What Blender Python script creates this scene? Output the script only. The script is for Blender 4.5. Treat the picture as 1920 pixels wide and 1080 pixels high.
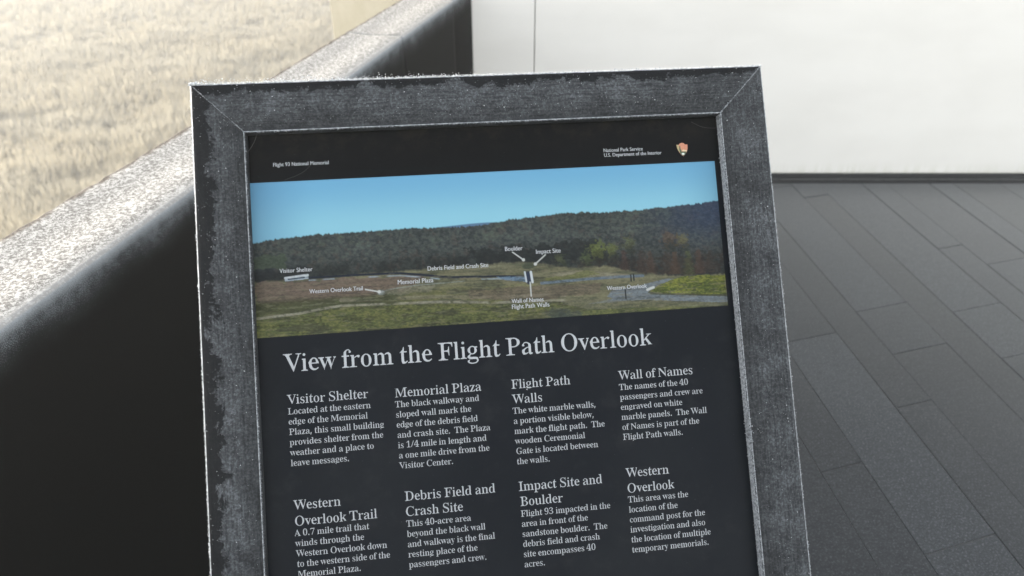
import bpy, math, random
import numpy as np
from mathutils import Vector, Matrix
random.seed(7); RNG = np.random.default_rng(11)
for _o in list(bpy.data.objects): bpy.data.objects.remove(_o)
SC = bpy.context.scene
COL = SC.collection

# ---------------------------------------------------------------- camera
EYE = 1.55
cam_d = bpy.data.cameras.new('camera'); cam = bpy.data.objects.new('camera', cam_d); COL.objects.link(cam)
cam_d.sensor_width = 36.0; cam_d.lens = 36.0 * 1356 / 1920; cam_d.clip_start = 0.02; cam_d.clip_end = 3000
cam.location = (0, 0, EYE); cam.rotation_euler = (math.radians(90 - 33.2786), 0, 0)
cam_d.dof.use_dof = True; cam_d.dof.focus_distance = 0.95; cam_d.dof.aperture_fstop = 5.6
SC.camera = cam

# ---------------------------------------------------------------- light
SUN_EL = math.radians(12.0); SUN_AZ = math.atan2(-0.88, 0.42)       # azimuth from +Y towards +X
world = bpy.data.worlds.new('World'); SC.world = world; world.use_nodes = True
wn = world.node_tree.nodes; wl = world.node_tree.links
sky = wn.new('ShaderNodeTexSky'); sky.sky_type = 'NISHITA'; sky.sun_disc = False
sky.sun_elevation = SUN_EL; sky.sun_rotation = SUN_AZ; sky.air_density = 1.0; sky.dust_density = 1.0; sky.ozone_density = 1.0
hs = wn.new('ShaderNodeHueSaturation'); hs.inputs['Saturation'].default_value = 0.22
wl.new(sky.outputs[0], hs.inputs['Color']); wl.new(hs.outputs[0], wn['Background'].inputs[0])
wn['Background'].inputs[1].default_value = 0.15
sun_d = bpy.data.lights.new('sun', 'SUN'); sun_d.energy = 3.1; sun_d.angle = math.radians(0.6); sun_d.color = (1.0, 0.93, 0.82)
sun = bpy.data.objects.new('sun', sun_d); COL.objects.link(sun)
sdir = Vector((math.sin(SUN_AZ) * math.cos(SUN_EL), math.cos(SUN_AZ) * math.cos(SUN_EL), math.sin(SUN_EL)))
sun.rotation_euler = sdir.to_track_quat('Z', 'Y').to_euler(); sun.location = (-6, 6, 8)
SC.view_settings.view_transform = 'Standard'; SC.view_settings.look = 'None'
SC.view_settings.gamma = 1.0; SC.view_settings.use_curve_mapping = False
SC.view_settings.exposure = 2.24
SC.cycles.max_bounces = 8; SC.cycles.volume_bounces = 1
SC.cycles.sample_clamp_indirect = 6.0

# ---------------------------------------------------------------- helpers
def tag(o, label=None, cat=None, group=None, kind=None):
    if label: o['label'] = label
    if cat: o['category'] = cat
    if group: o['group'] = group
    if kind: o['kind'] = kind
    return o
def empty(name, loc=(0, 0, 0), rot=None):
    o = bpy.data.objects.new(name, None); COL.objects.link(o); o.location = loc; o.empty_display_size = 0.1
    if rot is not None: o.rotation_euler = rot
    return o
def mesh_obj(name, verts, faces, mats, parent=None, smooth=False, mi=None, uvs=None):
    me = bpy.data.meshes.new(name)
    me.from_pydata([tuple(v) for v in verts], [], [tuple(f) for f in faces])
    for m in (mats if isinstance(mats, (list, tuple)) else [mats]): me.materials.append(m)
    if mi is not None: me.polygons.foreach_set('material_index', mi)
    if uvs is not None:
        l = me.uv_layers.new(name='UVMap'); l.data.foreach_set('uv', np.array([uvs[v] for f in faces for v in f], 'f').ravel())
    if smooth: me.polygons.foreach_set('use_smooth', [True] * len(faces))
    me.update()
    o = bpy.data.objects.new(name, me); COL.objects.link(o)
    if parent: o.parent = parent
    return o
def tri_obj(name, V, mats, parent=None):
    """V: (n,3,3) triangle soup"""
    n = len(V); me = bpy.data.meshes.new(name)
    me.vertices.add(n * 3); me.vertices.foreach_set('co', V.astype('f').ravel())
    me.loops.add(n * 3); me.loops.foreach_set('vertex_index', np.arange(n * 3, dtype='i'))
    me.polygons.add(n); me.polygons.foreach_set('loop_start', np.arange(0, n * 3, 3, dtype='i'))
    me.materials.append(mats); me.update(calc_edges=True); me.validate()
    o = bpy.data.objects.new(name, me); COL.objects.link(o)
    if parent: o.parent = parent
    return o
def box(name, x0, x1, y0, y1, z0, z1, m, parent=None, bevel=0.0, seg=2):
    v = [(x0, y0, z0), (x1, y0, z0), (x1, y1, z0), (x0, y1, z0), (x0, y0, z1), (x1, y0, z1), (x1, y1, z1), (x0, y1, z1)]
    f = [(0, 3, 2, 1), (4, 5, 6, 7), (0, 1, 5, 4), (1, 2, 6, 5), (2, 3, 7, 6), (3, 0, 4, 7)]
    o = mesh_obj(name, v, f, m, parent)
    if bevel:
        b = o.modifiers.new('bevel', 'BEVEL'); b.width = bevel; b.segments = seg; b.limit_method = 'ANGLE'
        o.data.polygons.foreach_set('use_smooth', [True] * 6)
        w = o.modifiers.new('wn', 'WEIGHTED_NORMAL'); w.keep_sharp = False
    return o

class NT:
    """small node-tree helper"""
    def __init__(s, name, rough=0.6, spec=0.5):
        s.m = bpy.data.materials.new(name); s.m.use_nodes = True; s.t = s.m.node_tree; s.n = s.t.nodes; s.l = s.t.links
        s.b = s.n['Principled BSDF']; s.b.inputs['Roughness'].default_value = rough; s.b.inputs['Specular IOR Level'].default_value = spec
    def link(s, a, b): s.l.new(a, b)
    def coord(s, which='Object'):
        return s.n.new('ShaderNodeTexCoord').outputs[which]
    def mapping(s, vec, scale=(1, 1, 1), rot=(0, 0, 0), loc=(0, 0, 0)):
        m = s.n.new('ShaderNodeMapping'); m.inputs['Scale'].default_value = scale; m.inputs['Rotation'].default_value = rot; m.inputs['Location'].default_value = loc
        s.link(vec, m.inputs[0]); return m.outputs[0]
    def noise(s, vec, scale, detail=4, rough=0.55, dist=0.0):
        t = s.n.new('ShaderNodeTexNoise'); t.inputs['Scale'].default_value = scale; t.inputs['Detail'].default_value = detail
        t.inputs['Roughness'].default_value = rough; t.inputs['Distortion'].default_value = dist
        if vec is not None: s.link(vec, t.inputs['Vector'])
        return t.outputs['Fac']
    def voro(s, vec, scale, feature='F1', out='Distance'):
        t = s.n.new('ShaderNodeTexVoronoi'); t.feature = feature; t.inputs['Scale'].default_value = scale
        s.link(vec, t.inputs['Vector']); return t.outputs[out]
    def ramp(s, x, a, b, lo=0.0, hi=1.0, smooth=True):
        t = s.n.new('ShaderNodeMapRange'); t.interpolation_type = 'SMOOTHSTEP' if smooth else 'LINEAR'
        t.inputs['From Min'].default_value = a; t.inputs['From Max'].default_value = b
        t.inputs['To Min'].default_value = lo; t.inputs['To Max'].default_value = hi
        s.link(x, t.inputs['Value']); return t.outputs[0]
    def math(s, op, a, b=None, c=None):
        t = s.n.new('ShaderNodeMath'); t.operation = op
        for i, v in enumerate((a, b, c)):
            if v is None: continue
            if isinstance(v, (int, float)): t.inputs[i].default_value = v
            else: s.link(v, t.inputs[i])
        return t.outputs[0]
    def mix(s, f, a, b):
        t = s.n.new('ShaderNodeMix'); t.data_type = 'RGBA'
        if isinstance(f, (int, float)): t.inputs[0].default_value = f
        else: s.link(f, t.inputs[0])
        for i, v in ((6, a), (7, b)):
            if isinstance(v, tuple): t.inputs[i].default_value = (*v, 1) if len(v) == 3 else v
            else: s.link(v, t.inputs[i])
        return t.outputs[2]
    def color(s, c):
        if isinstance(c, tuple): s.b.inputs['Base Color'].default_value = (*c, 1)
        else: s.link(c, s.b.inputs['Base Color'])
    def sep(s, v):
        t = s.n.new('ShaderNodeSeparateXYZ'); s.link(v, t.inputs[0]); return t.outputs
    def bump(s, h, strength=0.5, dist=0.001, prev=None):
        t = s.n.new('ShaderNodeBump'); t.inputs['Strength'].default_value = strength; t.inputs['Distance'].default_value = dist
        s.link(h, t.inputs['Height'])
        if prev is not None: s.link(prev, t.inputs['Normal'])
        s.link(t.outputs[0], s.b.inputs['Normal']); return t.outputs[0]
    def attr(s, name, out='Fac'):
        t = s.n.new('ShaderNodeAttribute'); t.attribute_name = name; return t.outputs[out]
    def objrand(s): return s.n.new('ShaderNodeObjectInfo').outputs['Random']

# ---------------------------------------------------------------- materials
def mat_paver():
    t = NT('dark_granite', 0.3, 0.20); g = t.n.new('ShaderNodeNewGeometry'); co = g.outputs['Position']; r = t.objrand()
    big = t.noise(co, 3.0, 3); fine = t.noise(t.mapping(co, (1, 1.0, 1), (0, 0, 0.1)), 190, 3, 0.75)
    flake = t.noise(t.mapping(co, (26, 85, 10), (0, 0, 0.05)), 1.0, 5, .6); mott = t.noise(co, 38, 5, .7)
    c = t.mix(t.ramp(flake, .3, .7), (0.0135, 0.0162, 0.0185), (0.0255, 0.0285, 0.0315))
    c = t.mix(t.ramp(big, .35, .65, 0, .45), c, (0.0115, 0.0140, 0.0165))
    c = t.mix(t.ramp(mott, .45, .75, 0, .5), c, (0.032, 0.035, 0.038))
    c = t.mix(t.ramp(fine, .50, .76, 0, .55), c, (0.19, 0.197, 0.205))
    h = t.n.new('ShaderNodeHueSaturation'); t.link(c, h.inputs['Color']); t.link(t.ramp(r, 0, 1, .78, 1.38, False), h.inputs['Value'])
    t.color(h.outputs[0])
    ro = t.math('ADD', t.ramp(mott, .3, .7, .36, .46), t.ramp(r, 0, 1, -.03, .07, False)); t.link(ro, t.b.inputs['Roughness'])
    t.b.inputs['Sheen Weight'].default_value = 1.0; t.b.inputs['Sheen Roughness'].default_value = .36; t.b.inputs['Sheen Tint'].default_value = (.95, .95, .93, 1)
    t.bump(t.math('ADD', t.math('MULTIPLY', mott, .5), t.math('MULTIPLY', fine, .6)), .22, .0010)
    return t.m
def mat_plain(name, col, rough=0.6, spec=0.5, metal=0, var=0.0, scale=20):
    t = NT(name, rough, spec); t.b.inputs['Metallic'].default_value = metal
    if var:
        f = t.noise(t.coord(), scale, 5, .6); t.color(t.mix(t.ramp(f, .3, .7), tuple(c * (1 - var) for c in col), tuple(min(1, c * (1 + var)) for c in col)))
    else: t.color(col)
    return t.m
def mat_white_wall():
    t = NT('white_marble', 0.45, 0.4); co = t.coord(); z = t.sep(co)[2]
    cl = t.noise(t.mapping(co, (1.2, 1, 3)), 1.6, 5, .55); fine = t.noise(co, 180, 3, .6)
    c = t.mix(t.ramp(cl, .35, .7), (0.83, 0.80, 0.745), (0.785, 0.755, 0.70))
    st = t.noise(t.mapping(co, (70, 1, 4)), 1.0, 4, .6)
    wear = t.math('MULTIPLY', t.ramp(z, .05, .13, 1, 0), t.ramp(st, .40, .62))
    c = t.mix(t.math('MULTIPLY', wear, .55), c, (0.66, 0.64, 0.54))
    c = t.mix(t.ramp(fine, .3, .8, 0, .12), c, (0.92, 0.92, 0.92))
    t.color(c); t.bump(fine, .12, .0008); return t.m
def mat_parapet():
    """dark concrete; object coords: x = 0 inner face .. -0.214 outer face, z height"""
    t = NT('frosted_dark_concrete', 0.85, 0.06); co = t.coord(); s = t.sep(co); x, y, z = s[0], s[1], s[2]
    nrm = t.sep(t.n.new('ShaderNodeNewGeometry').outputs['Normal'])[2]
    mid = t.noise(co, 9, 5, .6); wob = t.noise(co, 26, 4, .6)
    # worm-like hoar frost grains
    g1 = t.noise(co, 205, 2, .5, 1.6); g2 = t.voro(t.mapping(co, (1, 1, 1)), 150, 'SMOOTH_F1')
    grain = t.math('ADD', t.math('MULTIPLY', g1, .75), t.math('MULTIPLY', g2, .30))
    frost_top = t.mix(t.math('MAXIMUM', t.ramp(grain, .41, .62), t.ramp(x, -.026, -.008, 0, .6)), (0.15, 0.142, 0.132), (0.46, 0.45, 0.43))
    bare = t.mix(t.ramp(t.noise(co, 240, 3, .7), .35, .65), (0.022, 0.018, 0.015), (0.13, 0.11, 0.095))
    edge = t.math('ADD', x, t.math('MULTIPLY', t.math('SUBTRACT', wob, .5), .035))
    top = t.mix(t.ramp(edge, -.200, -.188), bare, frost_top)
    # inner face: frost thins out downwards in a wavering band
    sp = t.noise(co, 620, 3, .7); bk = t.noise(co, 42, 4, .6)
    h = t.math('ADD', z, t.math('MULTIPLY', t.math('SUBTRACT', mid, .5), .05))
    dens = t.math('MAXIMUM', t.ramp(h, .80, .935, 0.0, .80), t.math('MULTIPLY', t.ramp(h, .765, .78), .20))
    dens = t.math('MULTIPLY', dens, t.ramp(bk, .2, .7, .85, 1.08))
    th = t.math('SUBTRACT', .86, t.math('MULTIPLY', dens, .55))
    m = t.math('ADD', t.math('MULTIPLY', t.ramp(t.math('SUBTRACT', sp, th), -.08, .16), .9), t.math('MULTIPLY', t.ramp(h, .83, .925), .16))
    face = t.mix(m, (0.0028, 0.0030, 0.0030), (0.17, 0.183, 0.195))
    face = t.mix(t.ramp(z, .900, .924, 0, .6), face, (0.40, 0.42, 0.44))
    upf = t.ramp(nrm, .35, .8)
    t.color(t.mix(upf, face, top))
    hb = t.math('MULTIPLY', t.math('ADD', grain, t.math('MULTIPLY', t.noise(co, 60, 3), .4)), t.math('MULTIPLY', t.ramp(upf, 0, 1, .12, 1.0), t.ramp(x, -.036, -.010, 1, .12))); b1 = t.bump(hb, .40, .0022)
    return t.m
def mat_frame():
    """dark frosted metal; UV.x = metres along the rail, UV.y = metres across the face"""
    t = NT('frosted_dark_metal', 0.6, 0.10); co = t.coord(); uv = t.sep(t.coord('UV')); v = uv[1]
    thaw = t.attr('thaw')
    sp = t.noise(co, 330, 2, .8); sp2 = t.noise(co, 620, 2, .8); cl = t.noise(co, 16, 5, .65, .5); cl2 = t.noise(co, 60, 4, .6)
    br = t.noise(t.mapping(t.coord('UV'), (25, 420, 1)), 1.0, 3, .6)
    d = t.math('ADD', t.ramp(cl, .30, .70, .44, .92), t.ramp(cl2, .3, .7, -.16, .16))
    # melted patches hug the outer edge
    bl = t.noise(co, 27, 6, .76, .4)
    lim = t.ramp(t.math('DIVIDE', v, thaw), .002, .044, .62, .29)
    bare = t.math('MULTIPLY', t.ramp(t.math('SUBTRACT', lim, bl), -.025, .025), t.math('MINIMUM', t.math('MULTIPLY', thaw, 2.2), 1.0))
    d = t.math('MULTIPLY', d, t.math('SUBTRACT', 1.0, t.math('MULTIPLY', bare, .92)))
    # painted shade: frost darkened towards the inner lip, where the face curves in
    d = t.math('MULTIPLY', d, t.ramp(v, .030, .056, 1.0, .62))
    spk = t.math('ADD', t.ramp(sp, .40, .72, .16, .80), t.ramp(sp2, .62, .78, 0, .8))
    f = t.math('MULTIPLY', t.math('MULTIPLY', d, spk), .50); f = t.math('ADD', f, t.math('MULTIPLY', d, t.ramp(br, .3, .7, .04, .24)))
    c = t.mix(f, (0.0060, 0.0064, 0.0070), (0.22, 0.235, 0.25))
    t.color(c); t.link(t.ramp(d, 0, .7, .38, .8), t.b.inputs['Roughness'])
    t.bump(t.math('ADD', sp, t.math('MULTIPLY', sp2, .6)), .55, .0012); return t.m
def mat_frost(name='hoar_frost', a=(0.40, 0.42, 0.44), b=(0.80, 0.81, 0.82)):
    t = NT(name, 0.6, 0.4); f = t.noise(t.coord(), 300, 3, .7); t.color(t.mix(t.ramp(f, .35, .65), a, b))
    t.b.inputs['Subsurface Weight'].default_value = 0.0
    t.bump(f, .6, .0015); return t.m
def mat_panel():
    t = NT('printed_panel', 0.36, 0.07); co = t.coord(); y = t.sep(co)[1]
    f = t.noise(co, 7, 5, .6); f2 = t.noise(co, 30, 5, .65); sp = t.noise(co, 420, 2, .7)
    c = t.mix(t.ramp(f, .35, .7), (0.0055, 0.0072, 0.0100), (0.0090, 0.0108, 0.0135))
    c = t.mix(t.ramp(f2, .50, .75, 0, .55), c, (0.017, 0.018, 0.020))
    c = t.mix(t.ramp(y, .122, .112, 0, .8), c, (0.0035, 0.0035, 0.0035))
    dirt = t.math('MULTIPLY', t.ramp(y, .100, .064), t.ramp(t.noise(co, 55, 5, .7), .42, .68))
    c = t.mix(t.math('MULTIPLY', dirt, .45), c, (0.022, 0.018, 0.013))
    c = t.mix(t.ramp(sp, .70, .80, 0, .35), c, (0.12, 0.125, 0.13))
    t.color(c); t.link(t.ramp(f2, .3, .7, .32, .40), t.b.inputs['Roughness']); return t.m
def mat_ink(name, col):
    t = NT(name, 0.45, 0.2); f = t.noise(t.coord(), 500, 3, .6); t.color(t.mix(t.ramp(f, .3, .7, 0, .5), col, tuple(c * .82 for c in col))); return t.m
def mat_print():
    t = NT('printed_landscape', 0.34, 0.16); t.link(t.attr('ink', 'Color'), t.b.inputs['Base Color']); return t.m
def mat_grass(name, translucent=True):
    t = NT(name, 0.7, 0.2); a = t.attr('tone'); co = t.coord()
    big = t.noise(co, .35, 4, .6)
    c = t.mix(a, (0.280, 0.246, 0.178), (0.310, 0.278, 0.206)); c = t.mix(t.ramp(big, .35, .68, 0, .6), c, (0.305, 0.282, 0.225))
    t.color(c)
    if translucent:
        tr = t.n.new('ShaderNodeBsdfTranslucent'); t.link(c, tr.inputs[0]); mx = t.n.new('ShaderNodeMixShader'); mx.inputs[0].default_value = .5
        gn = t.n.new('ShaderNodeNewGeometry'); vm = t.n.new('ShaderNodeVectorMath'); vm.operation = 'MULTIPLY_ADD'; vm.inputs[1].default_value = (.4, .4, .4); vm.inputs[2].default_value = (0, 0, .6)
        vn = t.n.new('ShaderNodeVectorMath'); vn.operation = 'NORMALIZE'; t.link(gn.outputs['Normal'], vm.inputs[0]); t.link(vm.outputs[0], vn.inputs[0]); t.link(vn.outputs[0], t.b.inputs['Normal'])
        t.link(t.b.outputs[0], mx.inputs[1]); t.link(tr.outputs[0], mx.inputs[2]); t.link(mx.outputs[0], t.n['Material Output'].inputs[0])
    return t.m
def mat_field():
    t = NT('meadow_ground', 0.9, 0.1); co = t.coord(); a = t.noise(co, .5, 6, .65); b = t.noise(co, 9, 5, .7)
    c = t.mix(t.ramp(a, .35, .65), (0.262, 0.230, 0.164), (0.315, 0.286, 0.215)); c = t.mix(t.ramp(b, .35, .7, 0, .7), c, (0.24, 0.208, 0.145))
    t.color(c); t.bump(b, .8, .06); return t.m
def mat_cream():
    t = NT('cream_concrete', 0.8, 0.2); co = t.coord(); f = t.noise(co, 5, 5, .6); g = t.noise(co, 90, 3, .7)
    c = t.mix(t.ramp(f, .3, .7), (0.175, 0.162, 0.118), (0.205, 0.192, 0.150)); c = t.mix(t.ramp(g, .35, .7, 0, .5), c, (0.140, 0.127, 0.090))
    t.color(c); t.bump(g, .5, .004); return t.m

M_paver = mat_paver(); M_bed = mat_plain('joint_bed', (0.016, 0.016, 0.016), .9, .1)
M_wall = mat_white_wall(); M_parapet = mat_parapet(); M_frame = mat_frame(); M_frost = mat_frost()
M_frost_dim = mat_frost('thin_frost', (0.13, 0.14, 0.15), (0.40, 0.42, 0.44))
M_panel = mat_panel(); M_ink = mat_ink('white_ink', (0.385, 0.40, 0.415)); M_print = mat_print()
M_web = mat_plain('cobweb', (0.10, 0.10, 0.095), .7, .3)
M_dark = mat_plain('dark_metal', (0.02, 0.021, 0.023), .45, .5, 0, .2, 30)
M_steel = mat_plain('dull_steel', (0.10, 0.10, 0.10), .4, .5, .6, .15, 40)
M_grass = mat_grass('frosted_straw'); M_field = mat_field(); M_cream = mat_cream()

# ---------------------------------------------------------------- meadow
def ground_z(x, y):
    d = np.hypot(x + .3, y) ; d = np.clip(d - 1.5, 0, None)
    z = -1.3 - 4.4 * (1 - np.exp(-d / 12.0)) + .04 * np.sin(x * .9 + 1) * np.cos(y * .7) + .02 * np.sin(x * 2.3 + y * 1.9)
    return z
def make_field():
    ax = np.concatenate([-np.geomspace(400, 12, 40), np.linspace(-11.5, 11.5, 60), np.geomspace(12, 400, 40)])
    X, Y = np.meshgrid(ax, ax + 4); Z = ground_z(X, Y); n = len(ax)
    v = np.stack([X, Y, Z], -1).reshape(-1, 3)
    f = [(j * n + i, j * n + i + 1, (j + 1) * n + i + 1, (j + 1) * n + i) for j in range(n - 1) for i in range(n - 1)]
    tag(mesh_obj('meadow', v, f, M_field, smooth=True), kind='structure')
make_field()
def make_grass(nt=62000, nb=8):
    # tufts spread over the slope below the parapet
    th = RNG.uniform(math.radians(95), math.radians(150), nt); th[: nt // 4] = RNG.uniform(math.radians(60), math.radians(215), nt // 4)
    r = np.sqrt(RNG.uniform(6.0 ** 2, 52.0 ** 2, nt)) ; k = RNG.random(nt) < .45; r[k] = RNG.uniform(6, 30, k.sum())
    j = nt // 5; th[-j:] = RNG.uniform(math.radians(85), math.radians(215), j); r[-j:] = np.sqrt(RNG.uniform(1.4 ** 2, 14.0 ** 2, j))
    cx = r * np.cos(th); cy = r * np.sin(th); ok = cx < -.177 - .2305 * (3.31 - cy) - .45; r = r[ok]; cx = cx[ok]; cy = cy[ok]; nt = len(cx); clump = (np.sin(cx * 1.7 + np.sin(cy * 1.3) * 2) * np.cos(cy * 1.9 + cx * .6) + 1) / 2
    hh = (.24 + .16 * clump) * RNG.uniform(.7, 1.2, nt)
    cx = np.repeat(cx, nb) + RNG.normal(0, .07, nt * nb); cy = np.repeat(cy, nb) + RNG.normal(0, .07, nt * nb); h = np.repeat(hh, nb) * RNG.uniform(.5, 1.15, nt * nb)
    rr = np.hypot(cx, cy); w = (.006 + .00075 * rr) * RNG.uniform(.7, 1.4, nt * nb); a = RNG.uniform(0, 2 * np.pi, nt * nb)
    z = ground_z(cx, cy) - .03; lean = RNG.normal(0, .22, (nt * nb, 2)) * h[:, None]; lean[:, 0] += .15 * h
    p0 = np.stack([cx - w * np.cos(a), cy - w * np.sin(a), z], -1); p1 = np.stack([cx + w * np.cos(a), cy + w * np.sin(a), z], -1)
    p2 = np.stack([cx + lean[:, 0], cy + lean[:, 1], z + h], -1)
    o = tri_obj('meadow_grass', np.stack([p0, p1, p2], 1), M_grass)
    at = o.data.attributes.new('tone', 'FLOAT', 'POINT'); tone = np.repeat(np.clip(RNG.normal(.5, .20, nt * nb), 0, 1), 3)
    at.data.foreach_set('value', tone.astype('f')); tag(o, 'pale frosted straw-coloured grass covering the foggy slope', 'grass', kind='stuff')
make_grass()

# ---------------------------------------------------------------- pavement
WALL_Y = 3.31
PD = np.array([-160.0, 1622.0]); PD /= np.linalg.norm(PD); PN = np.array([PD[1], -PD[0]])   # course direction and its normal
PAR_K = 0.2305; PAR_X0 = -0.177                                                           # inner face: x = PAR_X0 - K (WALL_Y - y)
bed = tag(mesh_obj('pavement', [(-1.9, -3.5, -.4), (6.5, -3.5, -.4), (6.5, 3.7, -.4), (-.09, 3.7, -.4), (-1.9, -3.5, -.0065), (6.5, -3.5, -.0065), (6.5, 3.7, -.0065), (-.09, 3.7, -.0065)],
     [(0, 3, 2, 1), (4, 5, 6, 7), (0, 1, 5, 4), (1, 2, 6, 5), (2, 3, 7, 6), (3, 0, 4, 7)], M_bed), kind='structure')
def clip(poly, a, b, c):      # keep a x + b y <= c
    out = []
    for i in range(len(poly)):
        p, q = poly[i], poly[(i + 1) % len(poly)]; dp = a * p[0] + b * p[1] - c; dq = a * q[0] + b * q[1] - c
        if dp <= 0: out.append(p)
        if dp * dq < 0: s = dp / (dp - dq); out.append((p[0] + s * (q[0] - p[0]), p[1] + s * (q[1] - p[1])))
    return out
def make_paver(poly, i):
    n = len(poly); c = np.mean(poly, 0); poly = np.array(poly); tilt = RNG.normal(0, .0006, 2); dz = RNG.normal(0, .0004)
    def ring(inset, z):
        out = []
        for p in poly:
            d = c - p; L = np.linalg.norm(d); q = p + d / L * inset
            out.append((q[0], q[1], z + dz + (tilt[0] * (q[0] - c[0]) + tilt[1] * (q[1] - c[1]) if z > -.01 else 0)))
        return out
    v = ring(0.0, -.012) + ring(0.0, -.0014) + ring(.0006, -.0003) + ring(.0020, 0); f = []
    for k in range(3):
        for j in range(n): f.append((k * n + j, k * n + (j + 1) % n, (k + 1) * n + (j + 1) % n, (k + 1) * n + j))
    f.append(tuple(3 * n + j for j in range(n)))
    o = mesh_obj('paver', v, f, M_paver, bed); return o
def make_pavers():
    edges = [1.004, 1.139, 1.357, 1.489, 1.712, 1.846, 2.067, 2.192, 2.407, 2.526, 2.755]
    lo = []; x = 1.004; k = 0
    while x > -1.3: x -= (.221, .134)[k % 2]; k += 1; lo.append(x)
    hi = []; x = 2.755; k = 0
    while x < 4.6: x += (.134, .221)[k % 2]; k += 1; hi.append(x)
    E = lo[::-1] + edges + hi
    fixed = {1.004: [.42, 1.325, 2.2], 1.139: [.2, 1.04, 1.907, 2.9], 1.357: [.5, 1.553, 2.75], 1.489: [.62, 1.809, 2.063, 3.1], 1.712: [.3, 1.2, 3.0],
             1.846: [.8, 1.752, 2.027, 3.25], 2.067: [.2, 1.5, 2.474], 2.192: [.9, 2.333, 3.4], 2.407: [1.2, 2.0], 2.526: [.7, 2.2, 3.3]}
    g = .0010; cnt = 0
    for a, b in zip(E[:-1], E[1:]):
        key = round(a, 3)
        if key in fixed: js = [-.6] + fixed[key]
        else:
            js = []; s = -1.0 + random.uniform(0, .8)
            while s < 3.9: js.append(s); s += random.choice((.45, .8, .95, 1.1, 1.25))
        js = [-1.6] + js + [4.4]
        for s0, s1 in zip(js[:-1], js[1:]):
            if s1 - s0 < .12: continue
            sk = .19
            P4 = [(a + g, s0 + g), (b - g, s0 + g + sk * (b - a)), (b - g, s1 - g + sk * (b - a)), (a + g, s1 - g)]
            poly = [tuple(PN * n_ + PD * s_) for n_, s_ in P4]
            poly = clip(poly, 0, 1, WALL_Y + .03)
            if len(poly) > 2: poly = clip(poly, -1, PAR_K, -(PAR_X0 - PAR_K * WALL_Y) - .004)
            if len(poly) > 2: poly = clip(poly, 0, -1, 1.2)
            if len(poly) > 2:
                q = np.array(poly)
                if np.ptp(q[:, 0]) > .03 and np.ptp(q[:, 1]) > .03: make_paver(poly, cnt); cnt += 1
    return cnt
make_pavers()

# ---------------------------------------------------------------- parapet
def make_parapet():
    ang = math.atan(PAR_K)                                            # leans from +Y towards +X
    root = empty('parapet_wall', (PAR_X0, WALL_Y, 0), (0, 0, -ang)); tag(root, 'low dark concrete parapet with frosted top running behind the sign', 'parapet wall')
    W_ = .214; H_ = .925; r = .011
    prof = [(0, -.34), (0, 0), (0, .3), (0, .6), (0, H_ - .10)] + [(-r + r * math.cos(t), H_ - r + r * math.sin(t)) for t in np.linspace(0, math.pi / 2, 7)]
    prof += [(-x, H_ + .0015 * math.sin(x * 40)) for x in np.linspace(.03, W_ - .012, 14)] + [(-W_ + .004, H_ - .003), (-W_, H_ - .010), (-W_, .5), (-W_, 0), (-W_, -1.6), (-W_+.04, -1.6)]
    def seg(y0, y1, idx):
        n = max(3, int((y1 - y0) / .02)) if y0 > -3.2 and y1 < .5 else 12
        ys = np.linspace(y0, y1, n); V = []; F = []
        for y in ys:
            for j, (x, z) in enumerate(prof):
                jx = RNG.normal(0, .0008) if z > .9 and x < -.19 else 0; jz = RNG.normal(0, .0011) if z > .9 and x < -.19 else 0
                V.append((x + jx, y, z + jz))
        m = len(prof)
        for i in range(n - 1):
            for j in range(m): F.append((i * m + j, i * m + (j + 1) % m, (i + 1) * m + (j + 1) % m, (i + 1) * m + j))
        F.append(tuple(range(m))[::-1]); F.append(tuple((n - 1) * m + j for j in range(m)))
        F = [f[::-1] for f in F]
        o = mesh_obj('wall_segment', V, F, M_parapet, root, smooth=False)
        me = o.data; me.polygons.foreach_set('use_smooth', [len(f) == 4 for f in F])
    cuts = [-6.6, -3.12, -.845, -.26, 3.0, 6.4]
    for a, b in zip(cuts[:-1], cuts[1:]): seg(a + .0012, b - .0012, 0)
make_parapet()

# ---------------------------------------------------------------- white wall
def make_white_wall():
    root = empty('white_wall', (PAR_X0 + 2.0, WALL_Y, 0)); tag(root, 'tall white marble panel wall standing on a dark base above the pavers', 'wall')
    x0 = PAR_X0; T = .22; zt = 1.9; zb = .052; rb = .016
    for a, b in ((x0, .0985), (.1025, 2.74), (2.744, 5.4)):
        prof = [(T, zb), (rb, zb)] + [(rb - rb * math.sin(t), zb + rb - rb * math.cos(t)) for t in np.linspace(.15, math.pi / 2, 8)] + [(0, .5), (0, zt), (T, zt)]
        V = []; F = []; m = len(prof)
        for x in (a, a + .002, b - .002, b):
            e = .0015 if x in (a, b) else 0
            for (y, z) in prof: V.append((x - root.location.x, y + (e if y < .1 else 0), z))
        for i in range(3):
            for j in range(m): F.append((i * m + j, (i + 1) * m + j, (i + 1) * m + (j + 1) % m, i * m + (j + 1) % m))
        F.append(tuple(range(m))); F.append(tuple(3 * m + j for j in range(m))[::-1])
        o = mesh_obj('wall_panel', V, F, M_wall, root); o.data.polygons.foreach_set('use_smooth', [len(f) == 4 for f in F])
        o.data.set_sharp_from_angle(angle=math.radians(35))
    xr = root.location.x
    box('base_plinth', x0 - xr + .01, 5.39 - xr, .030, T - .01, -.03, .0515, M_dark, root)
    box('base_channel', x0 - xr + .012, 5.385 - xr, .016, .0295, .010, .019, M_steel, root, .002)
    box('base_strip', x0 - xr + .012, 5.385 - xr, .004, .0155, .001, .008, M_dark, root, .001)
make_white_wall()
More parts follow.
